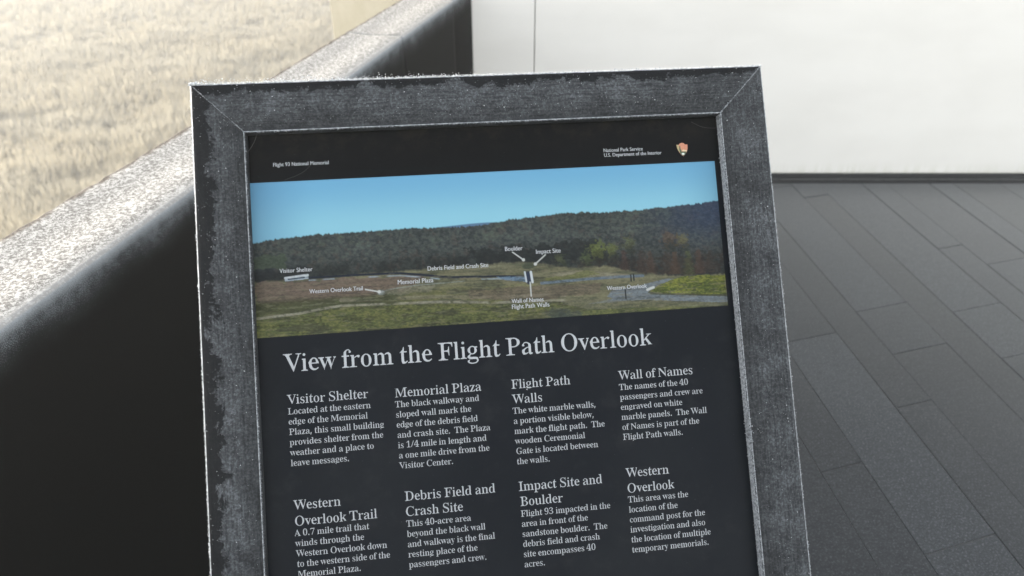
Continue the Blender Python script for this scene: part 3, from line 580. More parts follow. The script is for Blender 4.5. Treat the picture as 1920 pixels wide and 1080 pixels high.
# lettering: serif glyph outlines in thousandths of the capital height: char -> (advance, [contours])
GL = {",":[350,[[156,-190,228,-17,250,44,269,101,283,155,273,171,134,171,103,-6,60,-190]]],
"-":[430,[[416,338,416,453,59,453,59,338]]],
".":[350,[[221,-18,242,-10,262,3,277,22,286,48,289,80,286,112,277,138,262,156,242,169,221,176,196,178,173,176,152,169,133,156,118,138,109,112,106,80,109,48,118,22,133,3,152,-10,173,-18,196,-21]]],
"/":[504,[[136,27,508,1026,413,1026,40,27]]],
"0":[779,[[490,6,554,33,605,72,646,122,678,182,703,253,720,335,730,427,734,528,730,629,720,721,703,803,678,873,646,933,605,982,555,1020,492,1048,414,1058,333,1047,267,1019,216,980,176,932,144,874,120,804,104,722,94,631,91,529,94,428,104,336,120,254,144,183,176,123,216,74,267,34,332,6,413,-4],[345,89,295,143,274,191,254,284,242,396,238,528,242,660,254,772,274,864,295,911,345,964,414,983,482,964,530,911,551,863,571,772,583,660,586,528,583,396,571,284,551,191,530,143,481,89,413,70]]],
"1":[779,[[752,12,752,73,632,73,574,82,520,133,540,115,538,143,519,173,519,1059,392,1059,290,980,248,941,207,911,168,889,132,873,97,864,106,870,112,847,98,822,104,803,125,803,132,785,147,779,172,782,197,794,228,812,371,963,377,173,358,138,346,110,375,122,315,80,264,73,143,73,143,12]]],
"3":[779,[[408,-1,456,7,502,20,544,37,581,59,615,83,644,109,668,138,689,171,704,209,713,253,716,303,712,350,701,387,682,417,658,444,630,469,599,493,564,515,528,533,437,556,544,607,589,646,627,687,656,729,674,775,680,827,671,886,646,933,605,972,549,1011,474,1045,379,1059,283,1048,208,1018,155,984,117,951,95,914,88,880,97,851,120,766,103,781,151,793,192,779,230,750,224,788,218,827,221,866,232,903,251,934,276,958,305,974,337,983,372,986,412,982,449,970,484,947,512,910,529,862,533,807,523,740,497,684,460,641,422,602,369,580,307,581,209,582,209,506,301,507,373,511,435,495,483,458,528,419,559,368,570,307,566,249,554,199,533,159,506,130,476,108,445,94,413,85,381,79,348,77,295,82,247,96,204,122,170,162,158,216,162,227,146,223,117,240,79,248,70,217,70,190,64,162,66,138,75,114,91,90,114,67,144,46,183,26,232,10,290,0,358,-4]]],
"4":[779,[[783,0,783,73,764,73,731,75,701,79,670,84,676,71,625,139,605,183,605,284,796,284,796,362,606,362,606,1053,445,1053,19,353,19,284,465,284,466,183,445,139,394,71,400,84,369,79,339,75,307,73,265,73,265,0],[316,704,342,745,376,806,411,868,462,968,467,769,465,629,465,362,110,362]]],
"7":[779,[[365,20,776,1009,776,1029,117,1029,110,743,145,743,153,819,176,898,187,907,245,917,659,917,265,20]]],
"9":[779,[[405,2,467,19,520,47,565,83,603,125,637,172,664,226,684,287,701,352,713,422,713,496,717,572,718,677,704,767,682,843,651,906,614,958,569,999,516,1030,456,1051,389,1058,325,1050,269,1030,221,1002,181,968,148,928,122,882,104,831,92,774,89,712,97,628,120,561,157,508,207,467,267,438,341,424,385,422,426,428,463,441,495,459,524,481,588,552,550,259,479,124,352,68,294,74,252,88,217,114,191,149,174,191,177,192,158,181,92,150,112,177,106,152,109,127,117,103,129,80,146,58,169,39,198,21,235,7,281,-3,335,-5],[296,528,242,609,228,718,234,800,250,867,278,919,314,955,345,970,398,980,455,967,490,944,530,895,560,823,579,728,587,585,575,556,535,540,494,537,468,520,438,508,386,501]]],
"A":[914,[[222,8,222,44,272,43,199,52,133,93,157,47,160,116,163,129,167,144,171,155,226,291,598,291,637,193,651,158,662,128,667,104,663,93,582,51,503,43,503,0,973,0,973,44,946,46,919,52,888,64,850,84,845,132,809,175,449,1024,453,1024,108,163,105,113,93,73,58,59,32,51,7,46,39,50,39,8],[409,754,574,352,248,352]]],
"B":[927,[[522,0,637,20,724,65,787,113,834,161,862,218,871,288,848,371,731,485,570,546,720,616,807,698,825,770,797,855,639,980,484,999,34,1000,34,958,64,957,90,954,112,951,181,904,165,911,183,885,206,852,206,810,206,179,185,129,162,92,183,98,115,53,79,46,35,43,35,0],[357,859,376,894,391,920,363,904,423,945,475,950,524,946,583,923,603,914,639,879,662,825,668,758,656,683,623,627,601,613,540,571,484,558,413,555,357,556],[457,56,433,59,378,94,398,86,377,109,357,142,357,504,434,506,508,505,569,492,637,445,662,425,695,363,707,282,700,203,675,140,636,97,612,84,545,58,487,54]]],
"C":[983,[[728,2,868,73,953,162,911,200,893,179,842,133,787,97,728,71,670,55,589,48,413,101,297,276,269,497,299,723,403,913,570,973,654,963,721,939,795,908,857,849,890,765,923,677,940,677,940,1022,918,1022,895,963,843,918,853,918,827,949,806,964,720,998,641,1018,569,1022,474,1011,389,982,315,937,252,882,201,820,161,750,131,674,112,591,106,501,112,410,131,327,161,250,201,180,252,118,315,66,387,22,471,-6,563,-19]]],
"D":[1043,[[501,1,737,47,926,227,983,502,967,637,929,750,866,845,774,923,648,978,487,1000,32,1000,32,958,75,956,109,950,171,915,157,914,184,877,205,823,205,162,184,116,159,83,174,85,117,52,85,46,44,43,44,0],[456,56,416,67,367,104,395,89,377,118,357,157,357,846,377,886,396,915,370,901,417,937,457,948,501,950,680,893,788,717,816,505,805,359,773,241,720,152,684,120,576,65,488,54]]],
"F":[843,[[563,0,563,43,522,45,488,48,460,51,394,85,402,89,380,111,356,140,357,176,357,490,414,491,477,490,536,487,579,455,596,400,611,337,622,260,656,260,656,761,621,761,610,691,596,632,578,578,535,547,478,544,417,543,357,544,357,876,352,914,362,886,401,932,439,943,467,945,504,946,573,944,632,938,683,929,728,916,766,891,789,853,803,808,815,758,813,760,857,760,857,999,31,999,31,959,75,953,111,946,175,908,159,909,184,874,206,824,206,183,185,132,163,95,185,102,115,55,79,48,34,42,34,0]]],
"G":[1070,[[718,-2,847,27,939,49,939,283,959,326,983,357,969,355,1025,387,1057,392,1099,395,1099,435,605,435,605,395,657,392,696,386,752,360,745,356,772,326,793,282,793,155,784,109,758,75,744,72,694,42,655,33,605,29,507,45,445,73,376,136,319,230,284,352,273,501,304,725,407,913,572,972,633,967,678,956,723,937,768,912,817,886,858,846,881,791,901,734,921,676,942,676,942,1022,919,1022,907,992,899,965,836,914,852,927,830,951,810,965,725,998,644,1018,565,1022,473,1011,390,982,317,937,255,883,204,821,164,752,134,676,115,594,109,503,115,409,133,323,163,246,204,177,257,115,321,62,398,17,487,-12,588,-24]]],
"I":[527,[[540,0,540,43,505,46,476,51,451,55,384,96,399,92,381,112,357,137,359,169,359,851,380,894,425,952,403,926,455,950,491,955,537,958,537,1000,29,1000,29,958,78,955,114,950,166,926,142,958,187,894,208,851,208,163,186,119,158,89,170,87,109,55,73,48,29,42,29,0]]],
"L":[892,[[874,3,927,324,890,324,872,275,848,217,822,166,790,122,745,94,694,79,640,68,580,62,513,60,483,61,458,62,437,64,369,104,366,89,353,116,357,147,357,181,357,833,356,870,379,899,404,919,398,922,458,952,482,955,513,957,549,958,549,1000,35,1000,35,959,79,955,113,948,176,911,160,913,185,880,206,833,206,176,185,126,162,90,180,94,114,53,79,46,34,43,34,3]]],
"M":[1347,[[372,2,372,43,325,45,289,51,228,82,233,83,229,125,230,175,230,914,634,0,632,0,1021,932,1040,182,1040,145,1018,115,1002,91,1019,97,951,53,928,50,901,46,869,43,869,0,1354,0,1354,43,1324,45,1298,47,1277,50,1209,96,1227,89,1210,114,1188,146,1188,187,1189,832,1187,881,1207,922,1215,904,1280,946,1314,954,1355,959,1355,1000,987,1000,676,263,388,944,32,944,32,958,65,956,93,953,116,949,175,916,184,927,211,905,219,874,169,839,167,174,167,127,164,87,174,90,110,53,75,46,31,43,31,2]]],
"N":[1039,[[924,-24,924,828,924,875,924,914,909,908,974,948,1008,955,1053,959,1053,999,727,999,727,958,760,955,787,952,810,949,872,911,863,916,860,890,861,862,861,829,860,310,329,953,40,953,40,959,61,955,95,943,103,946,143,921,169,900,169,173,169,140,169,111,172,84,182,90,119,50,97,47,71,45,40,43,40,1,366,1,366,43,319,46,283,53,220,90,233,86,232,125,232,172,232,828,938,-24]]],
"O":[1108,[[645,-18,713,-2,776,26,831,63,880,103,923,149,958,200,988,254,1013,311,1031,371,1042,434,1046,500,1042,568,1031,632,1014,693,990,750,959,803,924,852,882,898,834,938,780,973,719,1001,653,1018,583,1024,509,1018,440,1002,378,975,323,937,273,897,230,850,195,799,165,746,141,689,123,629,112,566,108,500,112,434,122,370,140,310,164,252,194,199,230,149,272,104,320,63,375,27,435,-1,501,-18,572,-24],[492,43,436,73,371,136,317,230,283,352,272,501,303,722,401,913,564,974,661,957,718,928,783,865,836,771,870,648,881,499,849,278,751,87,588,26]]],
"P":[872,[[531,0,531,43,485,46,449,53,384,94,402,90,378,126,357,176,357,451,531,454,639,478,718,521,776,564,817,610,843,664,851,730,847,773,835,812,816,845,790,875,758,901,721,925,667,959,582,990,469,1000,35,1000,35,959,79,954,113,947,178,907,161,911,184,878,206,833,206,176,185,126,162,90,180,94,114,53,79,46,34,43,34,0],[357,877,357,871,375,913,428,941,475,946,530,942,598,915,621,904,658,861,682,799,688,722,679,644,651,583,635,570,562,521,508,509,442,505,357,506]]],
"S":[812,[[137,-24,143,0,169,44,127,18,186,33,200,39,218,27,277,6,300,-4,324,-11,348,-16,373,-20,397,-22,422,-23,493,-18,558,-3,614,23,660,57,697,96,724,140,743,187,752,237,752,293,746,331,737,366,727,396,713,424,693,452,667,478,632,504,589,531,536,558,394,625,347,652,306,680,274,713,252,751,243,792,244,835,255,877,276,912,305,939,340,959,380,970,426,974,467,970,506,960,546,943,587,923,628,895,657,854,676,805,692,753,705,701,732,701,732,1024,702,1024,668,944,699,956,647,962,638,969,619,982,504,1014,469,1022,436,1025,406,1026,350,1021,300,1006,255,983,217,952,186,916,163,875,148,830,141,781,143,729,154,672,172,624,201,581,244,540,303,499,378,459,517,391,590,340,622,295,639,197,625,147,601,107,568,75,529,51,484,38,432,33,360,40,296,63,233,98,187,161,161,247,137,347,107,347,107,-24]]],
"T":[884,[[720,0,720,43,670,45,632,51,569,87,583,87,557,124,535,176,536,949,590,952,773,916,810,881,865,696,894,696,894,1000,31,1000,31,698,66,698,77,773,96,841,132,897,190,930,255,945,328,950,385,949,385,175,363,125,337,89,351,90,286,51,249,45,202,43,202,0]]],
"V":[895,[[503,-28,838,841,843,892,858,931,892,944,918,952,943,957,971,958,971,993,656,993,656,958,695,956,726,953,767,941,792,918,792,899,781,877,775,854,766,828,548,258,315,815,303,846,293,873,320,842,345,938,348,941,390,954,422,957,463,958,463,1000,-31,1000,-31,959,2,953,32,945,63,933,95,916,100,879,133,853,511,-28]]],
"W":[1297,[[416,-24,714,735,982,-24,978,-24,1261,834,1271,872,1276,909,1291,936,1319,946,1345,954,1320,945,1320,990,1154,990,1154,953,1136,956,1162,952,1204,935,1211,926,1214,893,1206,870,1199,843,1189,811,1024,307,838,836,826,872,819,914,822,907,897,951,965,959,965,1000,503,1000,503,959,538,955,566,951,589,946,615,939,626,911,658,887,684,830,469,280,286,807,276,841,268,872,289,902,317,947,309,938,346,953,369,957,397,958,397,1000,-34,1000,-34,958,-6,956,17,951,40,945,70,933,74,901,107,876,417,-24]]],
"a":[710,[[618,-13,673,14,701,38,675,79,683,83,653,74,622,81,610,95,605,101,607,137,608,460,602,528,584,579,563,604,510,639,448,676,355,699,301,699,252,690,213,661,185,628,157,609,135,588,119,567,109,544,105,519,107,498,112,481,122,469,139,468,153,468,170,462,188,461,204,464,217,471,228,480,234,492,237,506,235,524,222,547,207,575,210,576,229,621,270,641,324,647,360,645,390,638,418,627,444,606,462,572,471,531,472,431,314,378,221,326,148,286,103,239,89,169,83,138,87,105,99,77,122,59,134,23,162,-14,209,-19,292,-6,369,25,470,97,480,66,556,-22,559,-22],[252,89,228,126,228,186,244,240,324,324,472,383,472,120,443,96,409,93,381,92,354,79,314,70]]],
"b":[747,[[88,-25,221,76,294,17,356,-15,422,-23,483,-14,536,9,582,43,622,83,654,128,680,179,699,236,710,297,714,364,711,423,701,476,685,524,664,567,638,603,607,633,571,657,531,674,486,686,418,684,356,661,268,583,268,1000,72,1000,72,951,45,956,67,952,125,907,121,932,130,897,131,853,131,-25],[343,47,276,130,267,147,268,536,271,573,306,589,343,589,362,603,382,612,404,619,470,610,512,584,532,563,557,508,571,437,575,351,569,249,552,165,526,100,505,75,458,42,404,32]]],
"c":[600,[[447,3,545,47,612,114,575,145,548,119,500,90,448,77,386,79,326,102,274,150,237,220,217,308,215,412,228,508,286,619,368,651,415,642,449,611,454,598,460,583,460,571,459,560,458,552,466,511,480,495,521,486,535,493,542,504,553,504,571,506,578,519,581,538,576,574,559,605,532,631,494,655,447,684,383,701,322,696,266,675,216,642,175,602,141,556,114,506,93,452,82,393,78,329,83,270,95,215,114,165,140,120,171,81,207,49,248,24,293,8,342,-5]]],
"d":[768,[[397,1,453,34,529,131,532,21,592,25,692,18,721,19,721,76,747,69,698,89,666,126,667,97,663,128,664,164,664,1000,386,1000,386,959,419,957,446,953,489,932,502,943,525,917,526,882,526,583,442,662,383,686,320,689,273,678,231,659,194,632,160,598,133,557,110,508,93,453,84,391,80,323,83,264,93,210,109,160,130,115,156,77,187,45,222,20,262,2,306,-10],[315,67,278,95,259,118,237,176,224,249,221,336,225,426,239,501,262,559,281,583,322,612,382,621,408,615,430,604,452,591,489,589,523,572,526,536,511,223,495,129,476,102,441,94,420,77,399,65,376,57]]],
"e":[616,[[473,19,545,59,600,124,562,159,545,136,483,96,411,82,304,115,240,211,218,364,621,364,621,381,601,471,566,541,532,602,485,653,424,689,345,701,291,691,242,670,201,639,165,602,136,561,111,514,76,468,66,409,81,345,85,279,96,219,114,166,139,119,169,81,204,50,244,27,288,10,337,-3],[225,448,244,567,281,622,348,650,390,643,419,625,433,612,451,577,463,530,468,472,470,422,220,422]]],
"f":[424,[[438,0,438,41,398,42,367,47,318,72,329,72,306,101,288,142,288,611,447,611,447,678,288,678,289,858,297,895,309,926,313,925,347,962,394,971,432,963,449,931,453,939,452,928,450,917,447,911,439,892,434,874,433,860,436,844,451,824,462,820,475,818,491,820,530,829,532,827,543,837,549,854,551,877,546,907,532,932,508,955,475,974,437,1003,382,1021,307,1001,252,965,209,931,177,890,157,839,151,774,151,678,35,678,35,611,151,611,151,160,151,120,136,90,120,73,110,52,101,56,64,44,32,40,32,0]]],
"g":[673,[[432,-303,525,-283,597,-246,644,-197,660,-162,666,-80,652,-45,647,-15,639,10,623,31,597,48,561,61,514,71,455,76,385,78,308,77,242,84,209,102,203,119,214,165,248,207,266,219,287,227,311,228,344,225,378,226,426,236,467,257,501,279,531,301,557,325,578,351,593,380,603,412,606,447,601,490,587,530,545,594,640,594,640,663,510,659,454,671,402,694,345,701,290,695,242,676,201,650,167,623,138,596,115,568,97,537,86,504,82,468,99,384,162,304,253,254,170,215,126,189,93,162,70,133,56,101,59,126,120,1,118,4,210,-65,109,-123,42,-180,49,-166,54,-189,77,-224,111,-256,162,-285,233,-303,320,-309],[291,285,281,291,258,313,236,351,222,402,217,463,221,525,236,576,259,613,272,621,307,643,345,650,384,643,420,621,448,620,466,578,466,525,472,463,469,402,456,351,435,312,422,305,387,282,345,275],[293,-252,244,-244,206,-231,176,-212,147,-176,145,-163,147,-151,166,-85,187,-45,450,-45,493,-48,530,-55,555,-64,579,-86,590,-132,562,-201,480,-241,352,-254]]],
"h":[791,[[395,0,395,40,350,48,302,83,292,60,281,89,288,121,288,561,341,583,413,593,463,603,508,594,538,562,543,551,549,516,552,477,553,120,551,117,509,55,454,40,444,41,444,0,798,0,798,40,752,48,705,81,694,59,682,88,689,121,690,462,672,580,645,613,475,690,455,684,386,647,288,550,288,1000,95,1000,95,950,89,952,137,916,138,936,150,909,151,877,151,121,158,87,144,58,130,76,86,48,40,40,40,0]]],
"i":[390,[[240,836,257,843,272,855,284,869,291,886,293,906,291,926,284,943,272,958,257,969,241,976,221,979,201,976,185,969,170,958,159,943,152,926,149,906,152,885,159,869,170,854,185,843,201,836,221,834],[395,0,395,40,349,49,301,84,292,60,282,89,289,121,289,681,99,681,97,632,91,633,140,601,141,619,151,589,152,554,152,121,158,87,145,57,130,75,87,48,40,40,40,0]]],
"k":[743,[[395,0,395,40,349,49,302,82,292,60,281,89,288,121,288,264,380,343,535,124,552,99,556,94,537,54,476,40,463,41,463,43,826,43,826,40,793,46,777,50,737,57,466,436,601,573,647,617,703,633,758,641,758,669,451,669,451,639,458,640,500,637,558,614,548,636,535,589,519,568,498,544,288,334,288,1000,99,1000,97,951,93,951,144,915,142,936,151,908,151,874,151,121,158,88,145,58,131,77,87,49,38,40,38,0]]],
"l":[393,[[395,0,395,40,349,49,301,84,292,60,282,89,289,121,289,1000,98,1000,98,951,92,952,148,909,143,935,151,906,152,874,152,121,158,87,145,57,130,75,87,48,40,40,40,0]]],
"m":[1172,[[389,0,389,40,344,49,287,94,290,76,286,121,286,540,341,576,408,592,457,602,504,593,530,564,542,551,547,516,544,477,544,121,551,89,539,61,531,84,483,48,438,40,438,0,782,0,782,40,737,48,688,86,681,61,670,90,678,121,678,545,734,579,800,593,847,602,892,593,921,563,926,551,932,516,935,477,935,121,942,89,931,60,922,84,874,48,829,40,829,0,1177,0,1177,40,1132,48,1084,83,1074,60,1064,89,1071,121,1071,462,1053,581,1026,615,858,689,853,688,766,642,678,549,648,608,549,695,521,699,467,689,382,645,280,539,280,681,95,681,95,632,88,633,139,596,138,616,150,589,151,557,151,121,157,87,143,58,130,76,86,48,40,40,40,0]]],
"n":[791,[[395,0,395,40,350,48,302,83,292,60,281,89,288,121,288,535,347,576,413,593,463,603,508,594,538,562,543,551,549,516,552,477,553,120,551,117,509,55,454,40,444,41,444,0,798,0,798,40,752,48,705,81,694,59,682,88,689,121,690,462,672,580,645,613,475,690,455,684,385,647,282,544,281,681,95,681,95,632,88,633,139,596,138,616,159,590,152,557,151,121,158,87,144,58,130,76,86,48,40,40,40,0]]],
"o":[694,[[432,-17,485,5,531,37,568,75,600,118,625,165,644,218,655,275,659,338,655,401,644,459,625,512,599,559,568,601,529,639,484,672,430,694,369,702,307,694,253,671,208,638,169,600,137,557,112,509,94,457,82,400,79,338,83,277,94,222,112,169,138,121,169,78,207,39,253,6,308,-16,370,-24],[326,35,286,62,271,80,255,104,242,136,228,176,220,339,225,455,242,542,268,600,286,617,325,645,370,653,413,645,452,617,470,600,496,543,513,455,519,338,511,176,498,136,486,104,469,80,454,62,415,35,370,27]]],
"p":[771,[[434,-305,434,-265,408,-263,386,-260,366,-258,300,-211,300,-228,288,-199,289,-165,288,-127,288,104,373,19,433,-7,499,-10,546,2,587,20,623,47,655,81,682,122,703,171,719,226,728,286,731,351,728,411,719,466,704,517,683,562,657,601,626,633,591,658,552,676,506,688,414,675,354,636,276,530,275,681,94,681,94,630,93,630,148,588,141,612,153,578,152,535,151,-140,152,-177,153,-206,148,-231,146,-201,107,-246,67,-263,38,-266,38,-305],[395,69,306,141,288,119,288,552,337,586,403,604,451,616,499,607,537,580,556,555,576,496,588,424,592,339,587,251,573,178,549,119,530,95,491,67,443,58]]],
"r":[586,[[434,0,434,40,397,43,369,48,326,67,296,114,287,84,290,121,290,423,292,470,320,508,357,529,376,551,406,573,439,580,473,572,478,569,495,546,508,532,519,527,545,524,561,527,572,534,580,544,583,556,582,569,611,584,617,613,593,628,582,644,565,655,542,661,512,664,488,660,461,649,432,632,391,620,347,597,286,504,283,681,98,681,96,633,90,633,136,605,138,620,149,590,152,554,152,121,134,90,115,69,130,75,87,48,40,40,40,0]]],
"s":[588,[[397,-13,450,12,492,49,520,95,535,148,535,208,527,250,517,285,502,312,480,337,447,362,404,386,306,434,276,451,251,469,230,490,219,509,212,548,220,590,243,621,274,641,299,647,327,648,364,644,399,631,437,615,467,581,483,536,484,524,528,524,528,663,476,663,458,637,516,658,460,664,452,669,437,677,365,696,335,701,310,702,244,692,192,666,154,627,130,582,117,535,115,484,119,451,128,420,145,392,171,365,206,339,251,315,359,260,409,225,428,199,441,129,431,98,416,73,395,55,370,43,342,35,308,34,267,40,227,56,184,79,150,120,133,174,133,185,87,185,87,27,144,27,165,59,102,29,177,21,190,12,242,-8,290,-20,332,-22]]],
"t":[456,[[347,-5,452,75,482,125,439,148,426,124,392,92,351,82,310,91,289,114,286,120,282,148,280,179,280,615,456,615,456,679,300,679,300,931,282,931,263,892,241,846,227,780,44,598,44,617,143,617,143,158,147,108,157,72,176,51,186,18,218,-16,271,-21]]],
"u":[778,[[330,-19,369,-5,406,13,443,30,476,55,542,133,545,19,604,25,705,21,735,22,735,76,763,72,741,75,677,118,683,87,673,118,674,152,675,681,473,681,473,635,446,639,484,627,526,591,524,614,537,583,538,545,538,142,477,97,418,81,388,73,329,80,293,105,281,127,275,160,275,681,80,681,80,634,52,639,89,624,130,580,128,611,136,580,137,545,137,214,140,147,152,96,172,60,168,64,232,9,288,-22]]],
"v":[628,[[352,-22,571,534,583,566,587,598,598,621,623,630,646,637,630,630,630,676,486,676,486,637,502,635,550,606,539,641,527,581,517,555,387,222,254,578,248,591,244,616,240,594,301,636,343,641,360,641,360,681,-6,681,-6,640,40,630,58,624,87,612,88,581,114,557,349,-22]]],
"w":[909,[[274,-22,493,492,670,-22,632,-22,875,579,909,604,924,632,940,633,945,635,945,676,815,676,815,637,812,638,848,626,857,617,855,605,848,585,839,562,718,260,621,567,616,585,614,596,612,607,609,596,667,633,709,640,709,681,369,681,369,642,397,639,440,619,454,628,476,597,484,569,347,233,230,544,220,575,215,591,203,609,214,579,248,626,280,638,304,640,304,681,-24,681,-24,641,-3,636,19,630,50,619,69,594,305,-22]]],
"y":[614,[[144,-269,170,-263,199,-268,234,-267,260,-243,285,-211,309,-169,333,-116,325,-42,538,544,581,568,585,600,599,624,616,630,621,631,621,674,482,674,482,637,479,638,516,629,533,613,531,602,524,587,519,571,514,552,506,529,390,213,260,552,251,576,246,589,229,606,241,584,287,629,321,637,355,640,355,681,-10,681,-10,639,-8,640,24,636,35,633,52,628,75,617,107,600,112,564,321,47,300,-42,292,-71,282,-97,272,-120,261,-142,250,-162,227,-192,203,-215,178,-223,142,-212,134,-190,134,-183,135,-176,135,-171,135,-169,132,-151,123,-138,106,-128,78,-124,62,-129,52,-137,46,-148,42,-161,28,-169,14,-184,17,-212,28,-234,44,-250,65,-263,88,-269,116,-271]]],
"z":[598,[[583,2,597,193,551,193,548,176,527,125,496,87,451,68,398,58,335,55,237,55,603,699,603,682,73,682,64,510,110,510,113,527,128,571,153,604,189,619,232,627,282,629,407,629,28,-29,28,2]]]}
_cache = {}
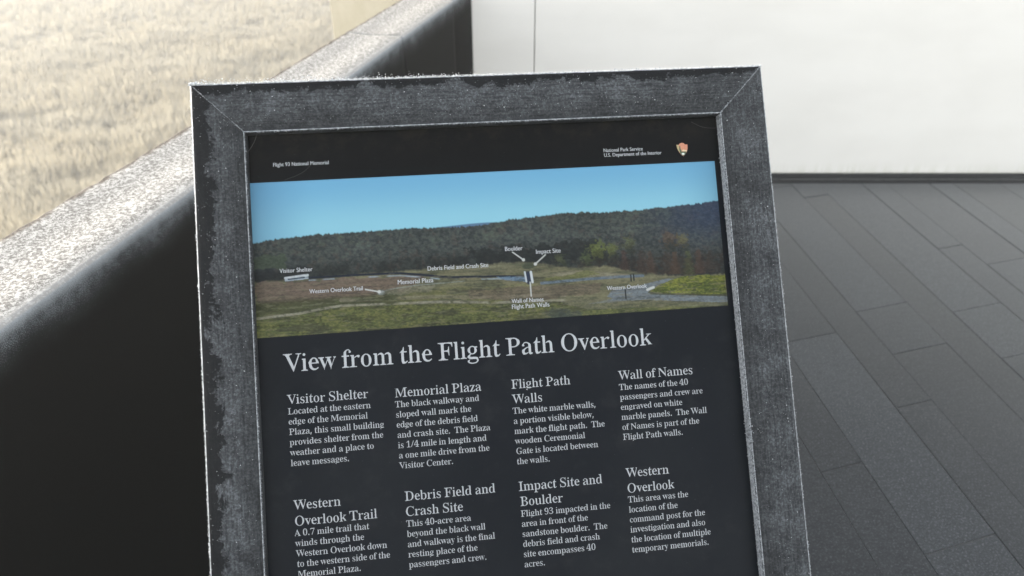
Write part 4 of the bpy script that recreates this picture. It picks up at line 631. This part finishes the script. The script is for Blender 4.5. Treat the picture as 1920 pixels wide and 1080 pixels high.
GT = {"F":[843,[[563,0,563,44,532,45,504,47,481,50,460,52,396,86,402,88,380,103,356,122,359,149,359,176,359,488,414,489,462,488,503,480,543,474,577,453,591,413,603,370,613,319,621,260,658,260,658,761,619,761,612,708,602,661,590,620,576,581,542,560,503,554,463,546,417,545,359,546,359,876,355,914,362,886,402,931,439,942,467,944,504,945,557,943,604,940,645,935,682,927,716,918,749,906,774,883,788,851,799,819,808,784,816,744,812,757,859,757,859,1001,31,1001,31,957,65,953,94,948,118,942,142,936,177,929,201,902,204,864,204,824,204,183,205,143,181,110,157,88,147,65,122,59,97,52,68,47,34,44,34,0]]],
"O":[1108,[[627,-23,680,-14,730,2,776,24,819,50,857,81,892,113,924,148,952,185,977,225,998,266,1015,310,1029,355,1039,402,1046,450,1048,500,1046,552,1040,601,1030,648,1016,693,998,737,977,778,953,817,925,854,894,888,860,920,822,949,781,975,736,996,687,1012,636,1022,583,1026,527,1023,474,1014,424,998,377,976,334,950,296,920,261,887,229,852,201,814,176,775,156,733,138,690,125,645,115,598,108,550,106,500,108,450,114,401,124,354,138,309,155,265,176,224,201,185,229,148,260,113,295,81,333,52,374,25,419,4,467,-12,519,-23,572,-26],[524,35,471,54,420,88,373,138,331,205,299,289,280,387,274,501,297,714,341,823,443,938,566,972,628,965,682,946,733,913,780,863,822,796,853,712,873,613,879,499,856,285,812,177,709,62,586,28]]],
"P":[872,[[531,0,531,44,496,46,467,51,442,56,418,62,381,69,358,98,358,136,359,176,359,449,531,451,615,467,682,498,734,532,777,563,810,597,834,635,848,678,853,729,851,763,844,794,833,822,818,847,798,869,776,890,750,909,721,926,683,950,629,978,557,997,469,1000,35,1000,35,957,68,954,97,950,120,944,144,938,178,930,202,905,205,870,204,833,204,176,205,136,206,98,183,69,145,62,121,56,97,51,68,46,34,44,34,0],[359,877,357,870,376,912,428,940,475,945,517,942,554,935,587,922,619,903,648,873,670,831,683,781,686,723,681,663,666,612,640,572,608,544,573,527,536,516,493,509,442,507,359,507]]],
"V":[895,[[504,-28,839,841,847,878,854,911,870,933,893,943,912,949,931,953,950,956,971,957,971,995,656,995,656,957,686,956,711,954,732,951,766,940,791,918,791,899,781,882,777,866,771,848,764,829,548,260,317,816,308,839,300,861,293,880,322,901,344,936,349,940,384,951,405,954,432,956,463,957,463,1000,-31,1000,-31,957,-6,954,17,948,38,941,61,932,85,920,110,905,107,872,132,852,509,-28]]],
"a":[710,[[604,-17,646,-1,687,23,704,37,676,81,683,84,653,75,624,81,612,95,607,102,609,137,610,460,607,514,596,557,579,591,555,615,523,632,483,658,428,688,355,701,314,701,276,697,240,689,213,663,192,634,169,620,150,605,134,589,121,573,111,556,105,539,103,519,104,502,107,488,112,477,120,467,136,470,147,472,155,464,170,460,184,459,197,461,208,464,218,470,227,477,233,485,237,495,239,506,236,525,224,548,209,575,213,574,224,612,249,632,283,643,324,646,352,645,375,641,396,635,416,626,436,612,453,590,464,562,469,530,470,432,341,392,263,356,202,312,149,285,98,265,85,218,87,175,81,138,83,112,90,89,102,70,119,56,125,25,141,-8,173,-16,209,-19,272,-13,332,5,389,33,469,95,478,61,527,-25,510,-16,559,-22],[269,82,236,113,230,128,228,185,236,212,282,287,360,342,470,379,470,118,449,100,419,100,394,103,380,93,354,80,317,72]]],
"e":[616,[[420,0,497,27,568,79,605,125,564,161,556,149,520,118,481,96,438,82,329,103,269,157,235,237,221,363,621,363,621,381,604,450,579,507,560,558,533,603,499,642,457,674,406,696,345,702,303,697,265,684,231,664,200,640,172,613,148,583,127,550,110,515,80,482,53,442,63,393,79,345,81,294,87,247,98,204,112,165,131,129,152,98,176,71,203,48,232,29,264,14,300,4,337,-5],[226,448,238,541,255,578,299,633,350,648,377,646,397,640,415,629,431,612,445,587,456,555,463,517,467,472,468,423,222,423]]],
"f":[424,[[438,0,438,42,407,43,382,46,362,49,322,72,314,57,292,78,289,109,290,142,290,610,447,610,447,679,290,679,291,857,297,886,304,911,314,932,315,926,348,961,394,970,431,963,448,931,452,939,451,928,448,918,446,912,439,897,434,883,431,870,431,860,434,843,450,822,458,820,468,817,479,816,490,818,531,827,533,827,542,833,548,844,552,859,553,877,550,900,541,920,528,939,509,956,485,971,461,997,426,1020,382,1024,324,1011,277,983,240,957,208,932,182,902,164,867,153,825,149,774,149,679,35,679,35,610,149,610,149,161,149,129,150,103,134,84,121,72,109,53,100,57,64,45,32,42,32,0]]],
"g":[673,[[406,-307,482,-296,546,-276,598,-247,636,-211,660,-171,671,-127,668,-80,656,-53,651,-29,647,-8,641,11,629,28,612,42,589,53,561,63,527,71,486,76,439,79,385,80,309,80,265,79,235,83,207,109,205,119,215,165,248,206,261,217,276,223,293,227,311,226,344,223,378,224,415,230,447,244,476,261,502,278,525,294,546,311,564,330,579,350,592,372,601,395,606,420,608,447,605,480,597,510,584,540,548,592,642,592,642,664,511,660,467,664,429,686,388,699,345,703,303,699,265,689,231,671,201,651,174,631,151,611,131,590,113,569,99,546,89,521,83,495,81,467,90,402,117,349,162,301,247,254,182,223,146,203,117,183,93,162,75,141,62,118,54,93,52,66,74,36,102,19,127,-5,200,-47,110,-98,78,-119,61,-100,47,-166,51,-188,64,-210,83,-232,111,-257,147,-279,195,-296,253,-307,320,-311],[322,278,301,285,281,297,260,314,242,341,229,375,222,416,219,463,221,511,229,552,243,586,260,612,281,630,301,640,322,646,345,648,369,646,390,640,411,630,442,617,470,591,470,553,467,510,470,463,469,416,462,375,450,341,433,313,412,294,391,284,369,278,345,277],[307,-251,267,-247,234,-240,206,-230,183,-216,165,-201,151,-182,146,-159,154,-132,171,-111,175,-78,184,-47,450,-47,483,-49,512,-53,537,-59,554,-65,578,-87,588,-130,572,-185,525,-223,451,-246,352,-253]]],
"h":[791,[[395,0,395,41,351,49,308,80,301,56,286,74,289,98,290,122,290,556,333,569,382,574,412,592,446,602,509,593,536,564,539,558,545,534,549,507,550,477,551,121,544,76,547,96,491,49,454,41,444,42,444,0,798,0,798,41,753,49,711,79,705,56,689,74,690,98,691,122,692,463,682,558,657,610,559,695,534,699,474,688,421,666,368,636,290,552,290,1000,93,1000,93,950,88,951,132,919,132,941,147,924,149,901,149,877,149,122,151,97,150,73,130,56,125,75,85,49,40,41,40,0]]],
"i":[390,[[236,834,250,837,262,844,273,853,283,864,289,876,294,890,295,906,294,922,289,935,283,948,273,959,262,969,250,975,237,979,221,981,206,979,192,975,180,969,169,959,160,948,153,935,149,922,147,906,149,890,153,876,159,864,169,853,180,844,192,838,205,834,221,832],[395,0,395,41,350,50,307,81,301,56,286,74,290,98,291,122,291,681,97,681,95,631,90,632,133,604,135,624,148,605,149,581,150,554,150,122,151,96,150,72,131,55,125,73,86,50,40,41,40,0]]],
"k":[743,[[395,0,395,41,350,50,308,80,302,56,287,74,289,98,290,122,290,265,379,342,533,123,550,99,554,93,536,55,476,41,463,42,463,41,826,41,826,42,809,43,791,47,771,54,738,58,469,437,602,572,633,609,676,625,717,634,758,639,758,671,451,671,451,638,459,638,491,637,526,629,577,591,551,669,537,594,526,579,513,563,498,544,290,336,290,1000,97,1000,94,950,92,950,137,919,136,942,147,923,149,899,149,874,149,122,151,97,150,73,132,56,126,75,86,50,38,41,38,0]]],
"l":[393,[[395,0,395,41,350,50,307,81,301,56,286,74,290,98,291,122,291,1000,95,1000,95,950,92,951,141,913,138,940,148,921,149,898,150,874,150,122,151,96,150,72,131,55,125,73,86,50,40,41,40,0]]],
"m":[1172,[[389,0,389,41,345,50,287,95,292,77,288,121,288,546,331,565,376,573,405,591,438,602,502,592,530,562,532,557,540,533,543,506,542,477,542,122,543,98,545,75,530,57,525,81,482,49,438,41,438,0,782,0,782,41,738,49,694,83,689,57,675,75,678,98,680,122,680,552,723,569,769,574,797,592,829,602,892,592,918,565,922,558,928,534,931,507,933,477,933,122,934,98,936,75,921,57,916,81,873,49,829,41,829,0,1177,0,1177,41,1132,49,1089,80,1083,56,1068,74,1072,98,1073,122,1073,463,1063,558,1038,611,941,695,917,699,857,687,802,664,748,630,678,550,656,603,643,616,583,671,521,699,466,687,416,664,364,634,282,541,282,681,92,681,92,631,88,632,133,598,133,622,146,604,155,581,149,557,149,122,150,97,149,73,130,56,125,75,85,49,40,41,40,0]]],
"o":[694,[[417,-22,460,-9,498,11,531,36,561,64,586,95,608,128,627,165,642,204,652,245,659,290,661,338,659,386,652,431,642,473,627,512,608,549,586,582,560,612,530,640,497,666,459,686,416,699,369,704,322,699,279,686,240,665,207,639,177,611,151,580,129,547,110,510,96,471,85,429,79,385,77,338,79,292,85,249,96,208,111,168,129,132,151,98,177,67,207,38,241,12,279,-8,323,-21,370,-26],[342,32,317,40,293,56,272,81,260,98,250,119,241,146,230,177,222,339,225,428,234,502,250,559,270,599,292,624,316,640,341,649,370,652,397,649,421,640,444,624,468,599,488,560,504,502,514,428,517,338,510,176,499,146,490,119,480,98,468,81,447,56,423,40,398,32,370,29]]],
"r":[586,[[434,0,434,42,405,44,382,47,363,50,347,53,325,56,293,67,285,94,292,121,293,423,293,458,297,493,324,517,357,529,373,545,385,559,399,569,440,579,471,571,476,568,494,545,507,530,518,525,545,522,558,524,568,529,575,535,581,543,584,552,585,561,584,572,612,584,618,606,598,619,593,634,583,646,571,654,555,660,536,664,512,666,494,663,474,657,454,647,431,633,408,617,373,606,338,588,285,504,285,681,95,681,93,632,89,632,129,607,133,625,146,606,148,581,150,554,150,122,152,96,151,72,131,55,125,73,86,50,40,41,40,0]]],
"t":[456,[[341,-10,400,21,452,71,483,123,438,148,431,134,413,110,381,88,351,83,312,91,290,115,290,114,285,134,283,156,283,179,283,613,456,613,456,680,302,680,302,931,279,931,266,904,251,871,233,834,226,780,44,598,44,615,141,615,141,157,143,119,149,88,159,64,174,50,178,21,195,-10,230,-18,271,-21]]],
"v":[628,[[353,-22,572,533,582,558,581,584,582,608,599,620,618,627,635,633,652,637,632,630,632,677,484,677,484,637,482,638,523,624,537,610,534,624,526,581,516,555,387,226,256,579,250,592,235,609,246,580,284,626,318,638,342,640,360,639,360,681,-6,681,-6,639,39,629,55,622,78,615,99,602,94,575,113,556,347,-22]]],
"w":[909,[[276,-22,493,492,668,-22,634,-22,876,578,911,603,925,631,941,632,947,634,947,677,813,677,813,636,812,637,847,625,855,617,854,605,847,585,838,562,718,265,623,567,618,586,616,596,602,611,610,580,650,624,684,636,709,639,709,681,369,681,369,641,397,638,438,618,453,627,474,596,482,568,347,237,232,544,222,575,217,591,206,608,214,578,249,625,280,636,304,639,304,681,-24,681,-24,639,-4,635,18,629,48,618,67,593,303,-22]]]}
def glyph(c, src=GL):
    key = (c, src is GT)
    if key in _cache: return _cache[key]
    cu = bpy.data.curves.new('g', 'CURVE'); cu.dimensions = '2D'; cu.fill_mode = 'BOTH'
    for lp in src[c][1]:
        p = np.array(lp, float).reshape(-1, 2) / 1000; sp = cu.splines.new('POLY'); sp.points.add(len(p) - 1); sp.use_cyclic_u = True
        sp.points.foreach_set('co', np.concatenate([p, np.zeros((len(p), 1)), np.ones((len(p), 1))], 1).ravel())
    o = bpy.data.objects.new('g', cu); me = o.to_mesh(); v = np.array([x.co[:2] for x in me.vertices]).reshape(-1, 2); f = [tuple(q.vertices) for q in me.polygons]
    o.to_mesh_clear(); bpy.data.objects.remove(o); bpy.data.curves.remove(cu); _cache[key] = (v, f); return v, f
CAP = dict(title=.0210, head=.0108, body=.00727)
def text_mesh(name, rows, parent):
    V = []; F = []
    for kind, x, y, txt in rows:
        k = CAP[kind]; pen = x
        for c in txt:
            if c == ' ': pen += .33 * k; continue
            gv, gf = glyph(c, GT if kind == 'title' else GL); b = len(V)
            V += [(pen + a * k, y - h * k, RD - .0005) for a, h in gv]; F += [tuple(b + i for i in f)[::-1] for f in gf]; pen += GL[c][0] / 1000 * k
    return on_sign(mesh_obj(name, V, F, M_ink, parent))
BLOCKS = [["title",0.0888,0.3433,"View from the Flight Path Overlook"],
["head",0.0905,0.3806,"Visitor Shelter"],
["body",0.0904,0.3925,"Located at the eastern"],
["body",0.0905,0.4043,"edge of the Memorial"],
["body",0.0906,0.4162,"Plaza, this small building"],
["body",0.0906,0.4281,"provides shelter from the"],
["body",0.0907,0.44,"weather and a place to"],
["body",0.0908,0.4519,"leave messages."],
["head",0.2144,0.3826,"Memorial Plaza"],
["body",0.214,0.3944,"The black walkway and"],
["body",0.2141,0.4063,"sloped wall mark the"],
["body",0.2142,0.4182,"edge of the debris field"],
["body",0.2144,0.4301,"and crash site.  The Plaza"],
["body",0.2145,0.4421,"is 1/4 mile in length and"],
["body",0.2147,0.454,"a one mile drive from the"],
["body",0.2148,0.4659,"Visitor Center."],
["head",0.3532,0.3834,"Flight Path"],
["head",0.3535,0.4012,"Walls"],
["body",0.3528,0.4133,"The white marble walls,"],
["body",0.3529,0.4253,"a portion visible below,"],
["body",0.353,0.4373,"mark the flight path.  The"],
["body",0.3531,0.4492,"wooden Ceremonial"],
["body",0.3532,0.4612,"Gate is located between"],
["body",0.3533,0.4732,"the walls."],
["head",0.4856,0.3829,"Wall of Names"],
["body",0.485,0.3954,"The names of the 40"],
["body",0.485,0.4074,"passengers and crew are"],
["body",0.4849,0.4195,"engraved on white"],
["body",0.4849,0.4315,"marble panels.  The Wall"],
["body",0.4848,0.4436,"of Names is part of the"],
["body",0.4848,0.4556,"Flight Path walls."],
["head",0.0918,0.5018,"Western"],
["head",0.0915,0.52,"Overlook Trail"],
["body",0.0912,0.5316,"A 0.7 mile trail that"],
["body",0.0915,0.5432,"winds through the"],
["body",0.0918,0.5548,"Western Overlook down"],
["body",0.0921,0.5663,"to the western side of the"],
["body",0.0924,0.5779,"Memorial Plaza."],
["head",0.2186,0.5036,"Debris Field and"],
["head",0.2183,0.5212,"Crash Site"],
["body",0.2187,0.5334,"This 40-acre area"],
["body",0.2187,0.5451,"beyond the black wall"],
["body",0.2187,0.5568,"and walkway is the final"],
["body",0.2188,0.5684,"resting place of the"],
["body",0.2188,0.5801,"passengers and crew."],
["head",0.3533,0.5046,"Impact Site and"],
["head",0.3539,0.5223,"Boulder"],
["body",0.3537,0.5348,"Flight 93 impacted in the"],
["body",0.3537,0.5465,"area in front of the"],
["body",0.3536,0.5583,"sandstone boulder.  The"],
["body",0.3536,0.57,"debris field and crash"],
["body",0.3535,0.5818,"site encompasses 40"],
["body",0.3535,0.5935,"acres."],
["head",0.4849,0.5005,"Western"],
["head",0.4844,0.5189,"Overlook"],
["body",0.4847,0.5305,"This area was the"],
["body",0.4847,0.5424,"location of the"],
["body",0.4846,0.5542,"command post for the"],
["body",0.4845,0.566,"investigation and also"],
["body",0.4845,0.5778,"the location of multiple"],
["body",0.4844,0.5897,"temporary memorials."]]
rows = []; prev = None
def flush():
    global rows
    if rows: text_mesh(dict(title='title', head='heading', body='paragraph')[rows[0][0]], rows, SIGN)
    rows = []
for r_ in BLOCKS:
    if prev is not None and (r_[0] != prev): flush()
    rows.append(r_); prev = r_[0]
flush()

# small sans-serif captions with the built-in font
def sans(name, txt, x0, y0, x1, y1, bold=.034):
    cu = bpy.data.curves.new('t', 'FONT'); cu.body = txt; cu.size = 1; cu.offset = 0; cu.space_character = 1.02; o = bpy.data.objects.new('t', cu); COL.objects.link(o)
    bpy.context.view_layer.update(); me = o.evaluated_get(bpy.context.evaluated_depsgraph_get()).to_mesh()
    v = np.array([q.co[:2] for q in me.vertices]); f = [tuple(q.vertices) for q in me.polygons]; bpy.data.objects.remove(o)
    k = (x1 - x0) / (v[:, 0].max() - v[:, 0].min()); v[:, 0] -= v[:, 0].min()
    V = [(x0 + a * k, y0 + (y1 - y0) * (a * k) / (x1 - x0) - b * k * 1.15, RD - .0008) for a, b in v]
    n0 = len(V); V += [(a + .00022, b, c - .00005) for a, b, c in V]; f = f + [tuple(i + n0 for i in q) for q in f]
    return on_sign(mesh_obj(name, V, [q[::-1] for q in f], M_ink, SIGN))
for txt, ax, ay, bx, by in [["Visitor Shelter",0.0891,0.2269,0.1271,0.2264],
["Western Overlook Trail",0.1223,0.2528,0.1845,0.2533],
["Memorial Plaza",0.2261,0.2487,0.2684,0.2491],
["Debris Field and Crash Site",0.2626,0.2342,0.3358,0.235],
["Boulder",0.3577,0.2165,0.3791,0.2165],
["Impact Site",0.3955,0.2221,0.4259,0.2223],
["Western Overlook",0.4802,0.2721,0.5305,0.2729],
["Wall of Names",0.3613,0.2802,0.4003,0.2808],
["Flight Path Walls",0.3611,0.2872,0.407,0.2878],
["Flight 93 National Memorial",0.0879,0.0988,0.1527,0.0989],
["National Park Service",0.4902,0.0995,0.5403,0.0996],
["U.S. Department of the Interior",0.4904,0.1057,0.564,0.1055]]:
    sans('caption', txt, ax, (ay + by) / 2, bx, (ay + by) / 2)
# arrowhead emblem: brown arrowhead, green tree, white mountain foot
def flat(name, pts, col, z, parent):
    V = [(.5845 + a * .0145, .0921 + b * .0172, RD - z) for a, b in pts]
    return on_sign(mesh_obj(name, V, [tuple(range(len(V)))[::-1]], mat_ink(name + '_ink', col), parent))
flat('emblem', [(.22, .14), (.34, .03), (.5, 0), (.66, .02), (.78, .13), (1, .14), (.98, .45), (.88, .70), (.72, .88), (.55, 1), (.40, .92), (.22, .72), (.06, .42), (0, .13)], (.50, .22, .14), .0005, SIGN)
flat('emblem', [(.0, .14), (.18, .14), (.20, .40), (.28, .66), (.20, .68), (.06, .42)], (.40, .34, .18), .0007, SIGN)
flat('emblem', [(.24, .25), (.32, .22), (.36, .50), (.44, .66), (.78, .66), (.86, .70), (.72, .88), (.55, .98), (.40, .92), (.26, .76), (.22, .50)], (.085, .105, .06), .0009, SIGN)
flat('emblem', [(.42, .60), (.56, .52), (.72, .55), (.92, .58), (.88, .66), (.6, .64)], (.62, .52, .34), .0011, SIGN)
flat('emblem', [(.38, .82), (.46, .77), (.58, .77), (.66, .83), (.60, .91), (.46, .91)], (.68, .72, .68), .0013, SIGN)

# posts and feet that carry the tilted frame
def post(sx):
    s0 = Vector((sx, .42, .047)); s1 = Vector((sx, .86, .047)); a = ORG + R3 @ s0 - Vector((sx0, sy0, 0)); b = ORG + R3 @ s1 - Vector((sx0, sy0, 0))
    c = (a + b) / 2; x, y = c.x, c.y + .035; w = .03
    za = (ORG + R3 @ Vector((sx, .55, .047))).z
    def zt(yy):                                                     # height of the back plane above y
        t = (yy - a.y) / (b.y - a.y); return a.z + t * (b.z - a.z)
    V = [(x - w, y - w, .012), (x + w, y - w, .012), (x + w, y + w, .012), (x - w, y + w, .012), (x - w, y - w, zt(y - w)), (x + w, y - w, zt(y - w)), (x + w, y + w, zt(y + w)), (x - w, y + w, zt(y + w))]
    o = mesh_obj('post', V, [(0, 3, 2, 1), (4, 5, 6, 7), (0, 1, 5, 4), (1, 2, 6, 5), (2, 3, 7, 6), (3, 0, 4, 7)], M_dark, SIGN)
    box('foot_plate', x - .08, x + .08, y - .08, y + .08, .001, .0115, M_dark, SIGN, .002)
    for i, j in ((-1, -1), (1, -1), (1, 1), (-1, 1)):
        cx, cy = x + i * .06, y + j * .06; n = 8
        V = [(cx + .009 * math.cos(t), cy + .009 * math.sin(t), z) for z in (.0118, .020) for t in np.linspace(0, 2 * math.pi, n, endpoint=False)]
        mesh_obj('bolt', V, [(k, (k + 1) % n, n + (k + 1) % n, n + k) for k in range(n)] + [tuple(range(n, 2 * n))], M_steel, SIGN)
post(.14); post(.56)

# spider threads
def thread(pts, r, label):
    P_ = [ORG + R3 @ Vector(p) for p in pts]; cu = bpy.data.curves.new('spider_thread', 'CURVE'); cu.dimensions = '3D'; cu.bevel_depth = r; cu.bevel_resolution = 1; cu.resolution_u = 8
    sp = cu.splines.new('BEZIER'); sp.bezier_points.add(len(P_) - 1)
    for b, p in zip(sp.bezier_points, P_): b.co = p - P_[0]; b.handle_left_type = b.handle_right_type = 'AUTO'
    t_ = bpy.data.objects.new('t', cu); COL.objects.link(t_); bpy.context.view_layer.update(); me = bpy.data.meshes.new_from_object(t_.evaluated_get(bpy.context.evaluated_depsgraph_get())); bpy.data.objects.remove(t_)
    me.name = 'spider_thread'; me.materials.clear(); me.materials.append(M_web)
    o = bpy.data.objects.new('spider_thread', me); COL.objects.link(o); o.location = P_[0]; tag(o, label, 'cobweb', 'spider threads on the sign')
thread([(.0735, .0605, .003), (.069, .070, .006), (.0605, .083, .006)], .00018, 'short cobweb thread across the upper left inner corner of the frame')
thread([(.136, .095, .012), (.122, .1075, .0125), (.100, .116, .0128)], .00008, 'faint cobweb thread on the black band beside the small left caption')
thread([(.603, .0685, .004), (.618, .075, .006), (.6395, .078, .004)], .00013, 'thin cobweb thread across the upper right inner corner of the frame')

# ---------------------------------------------------------------- fog
def make_haze():
    t = bpy.data.materials.new('fog'); t.use_nodes = True; n = t.node_tree.nodes; n.clear()
    o = n.new('ShaderNodeOutputMaterial'); v = n.new('ShaderNodeVolumePrincipled'); v.inputs['Color'].default_value = (.96, .97, .98, 1); v.inputs['Density'].default_value = HAZE; v.inputs['Anisotropy'].default_value = .3
    t.node_tree.links.new(v.outputs[0], o.inputs['Volume'])
    h = box('haze', -402, 402, -399, 407, -8, 5.2, t); tag(h, kind='stuff')
HAZE = .0048
if HAZE: make_haze()
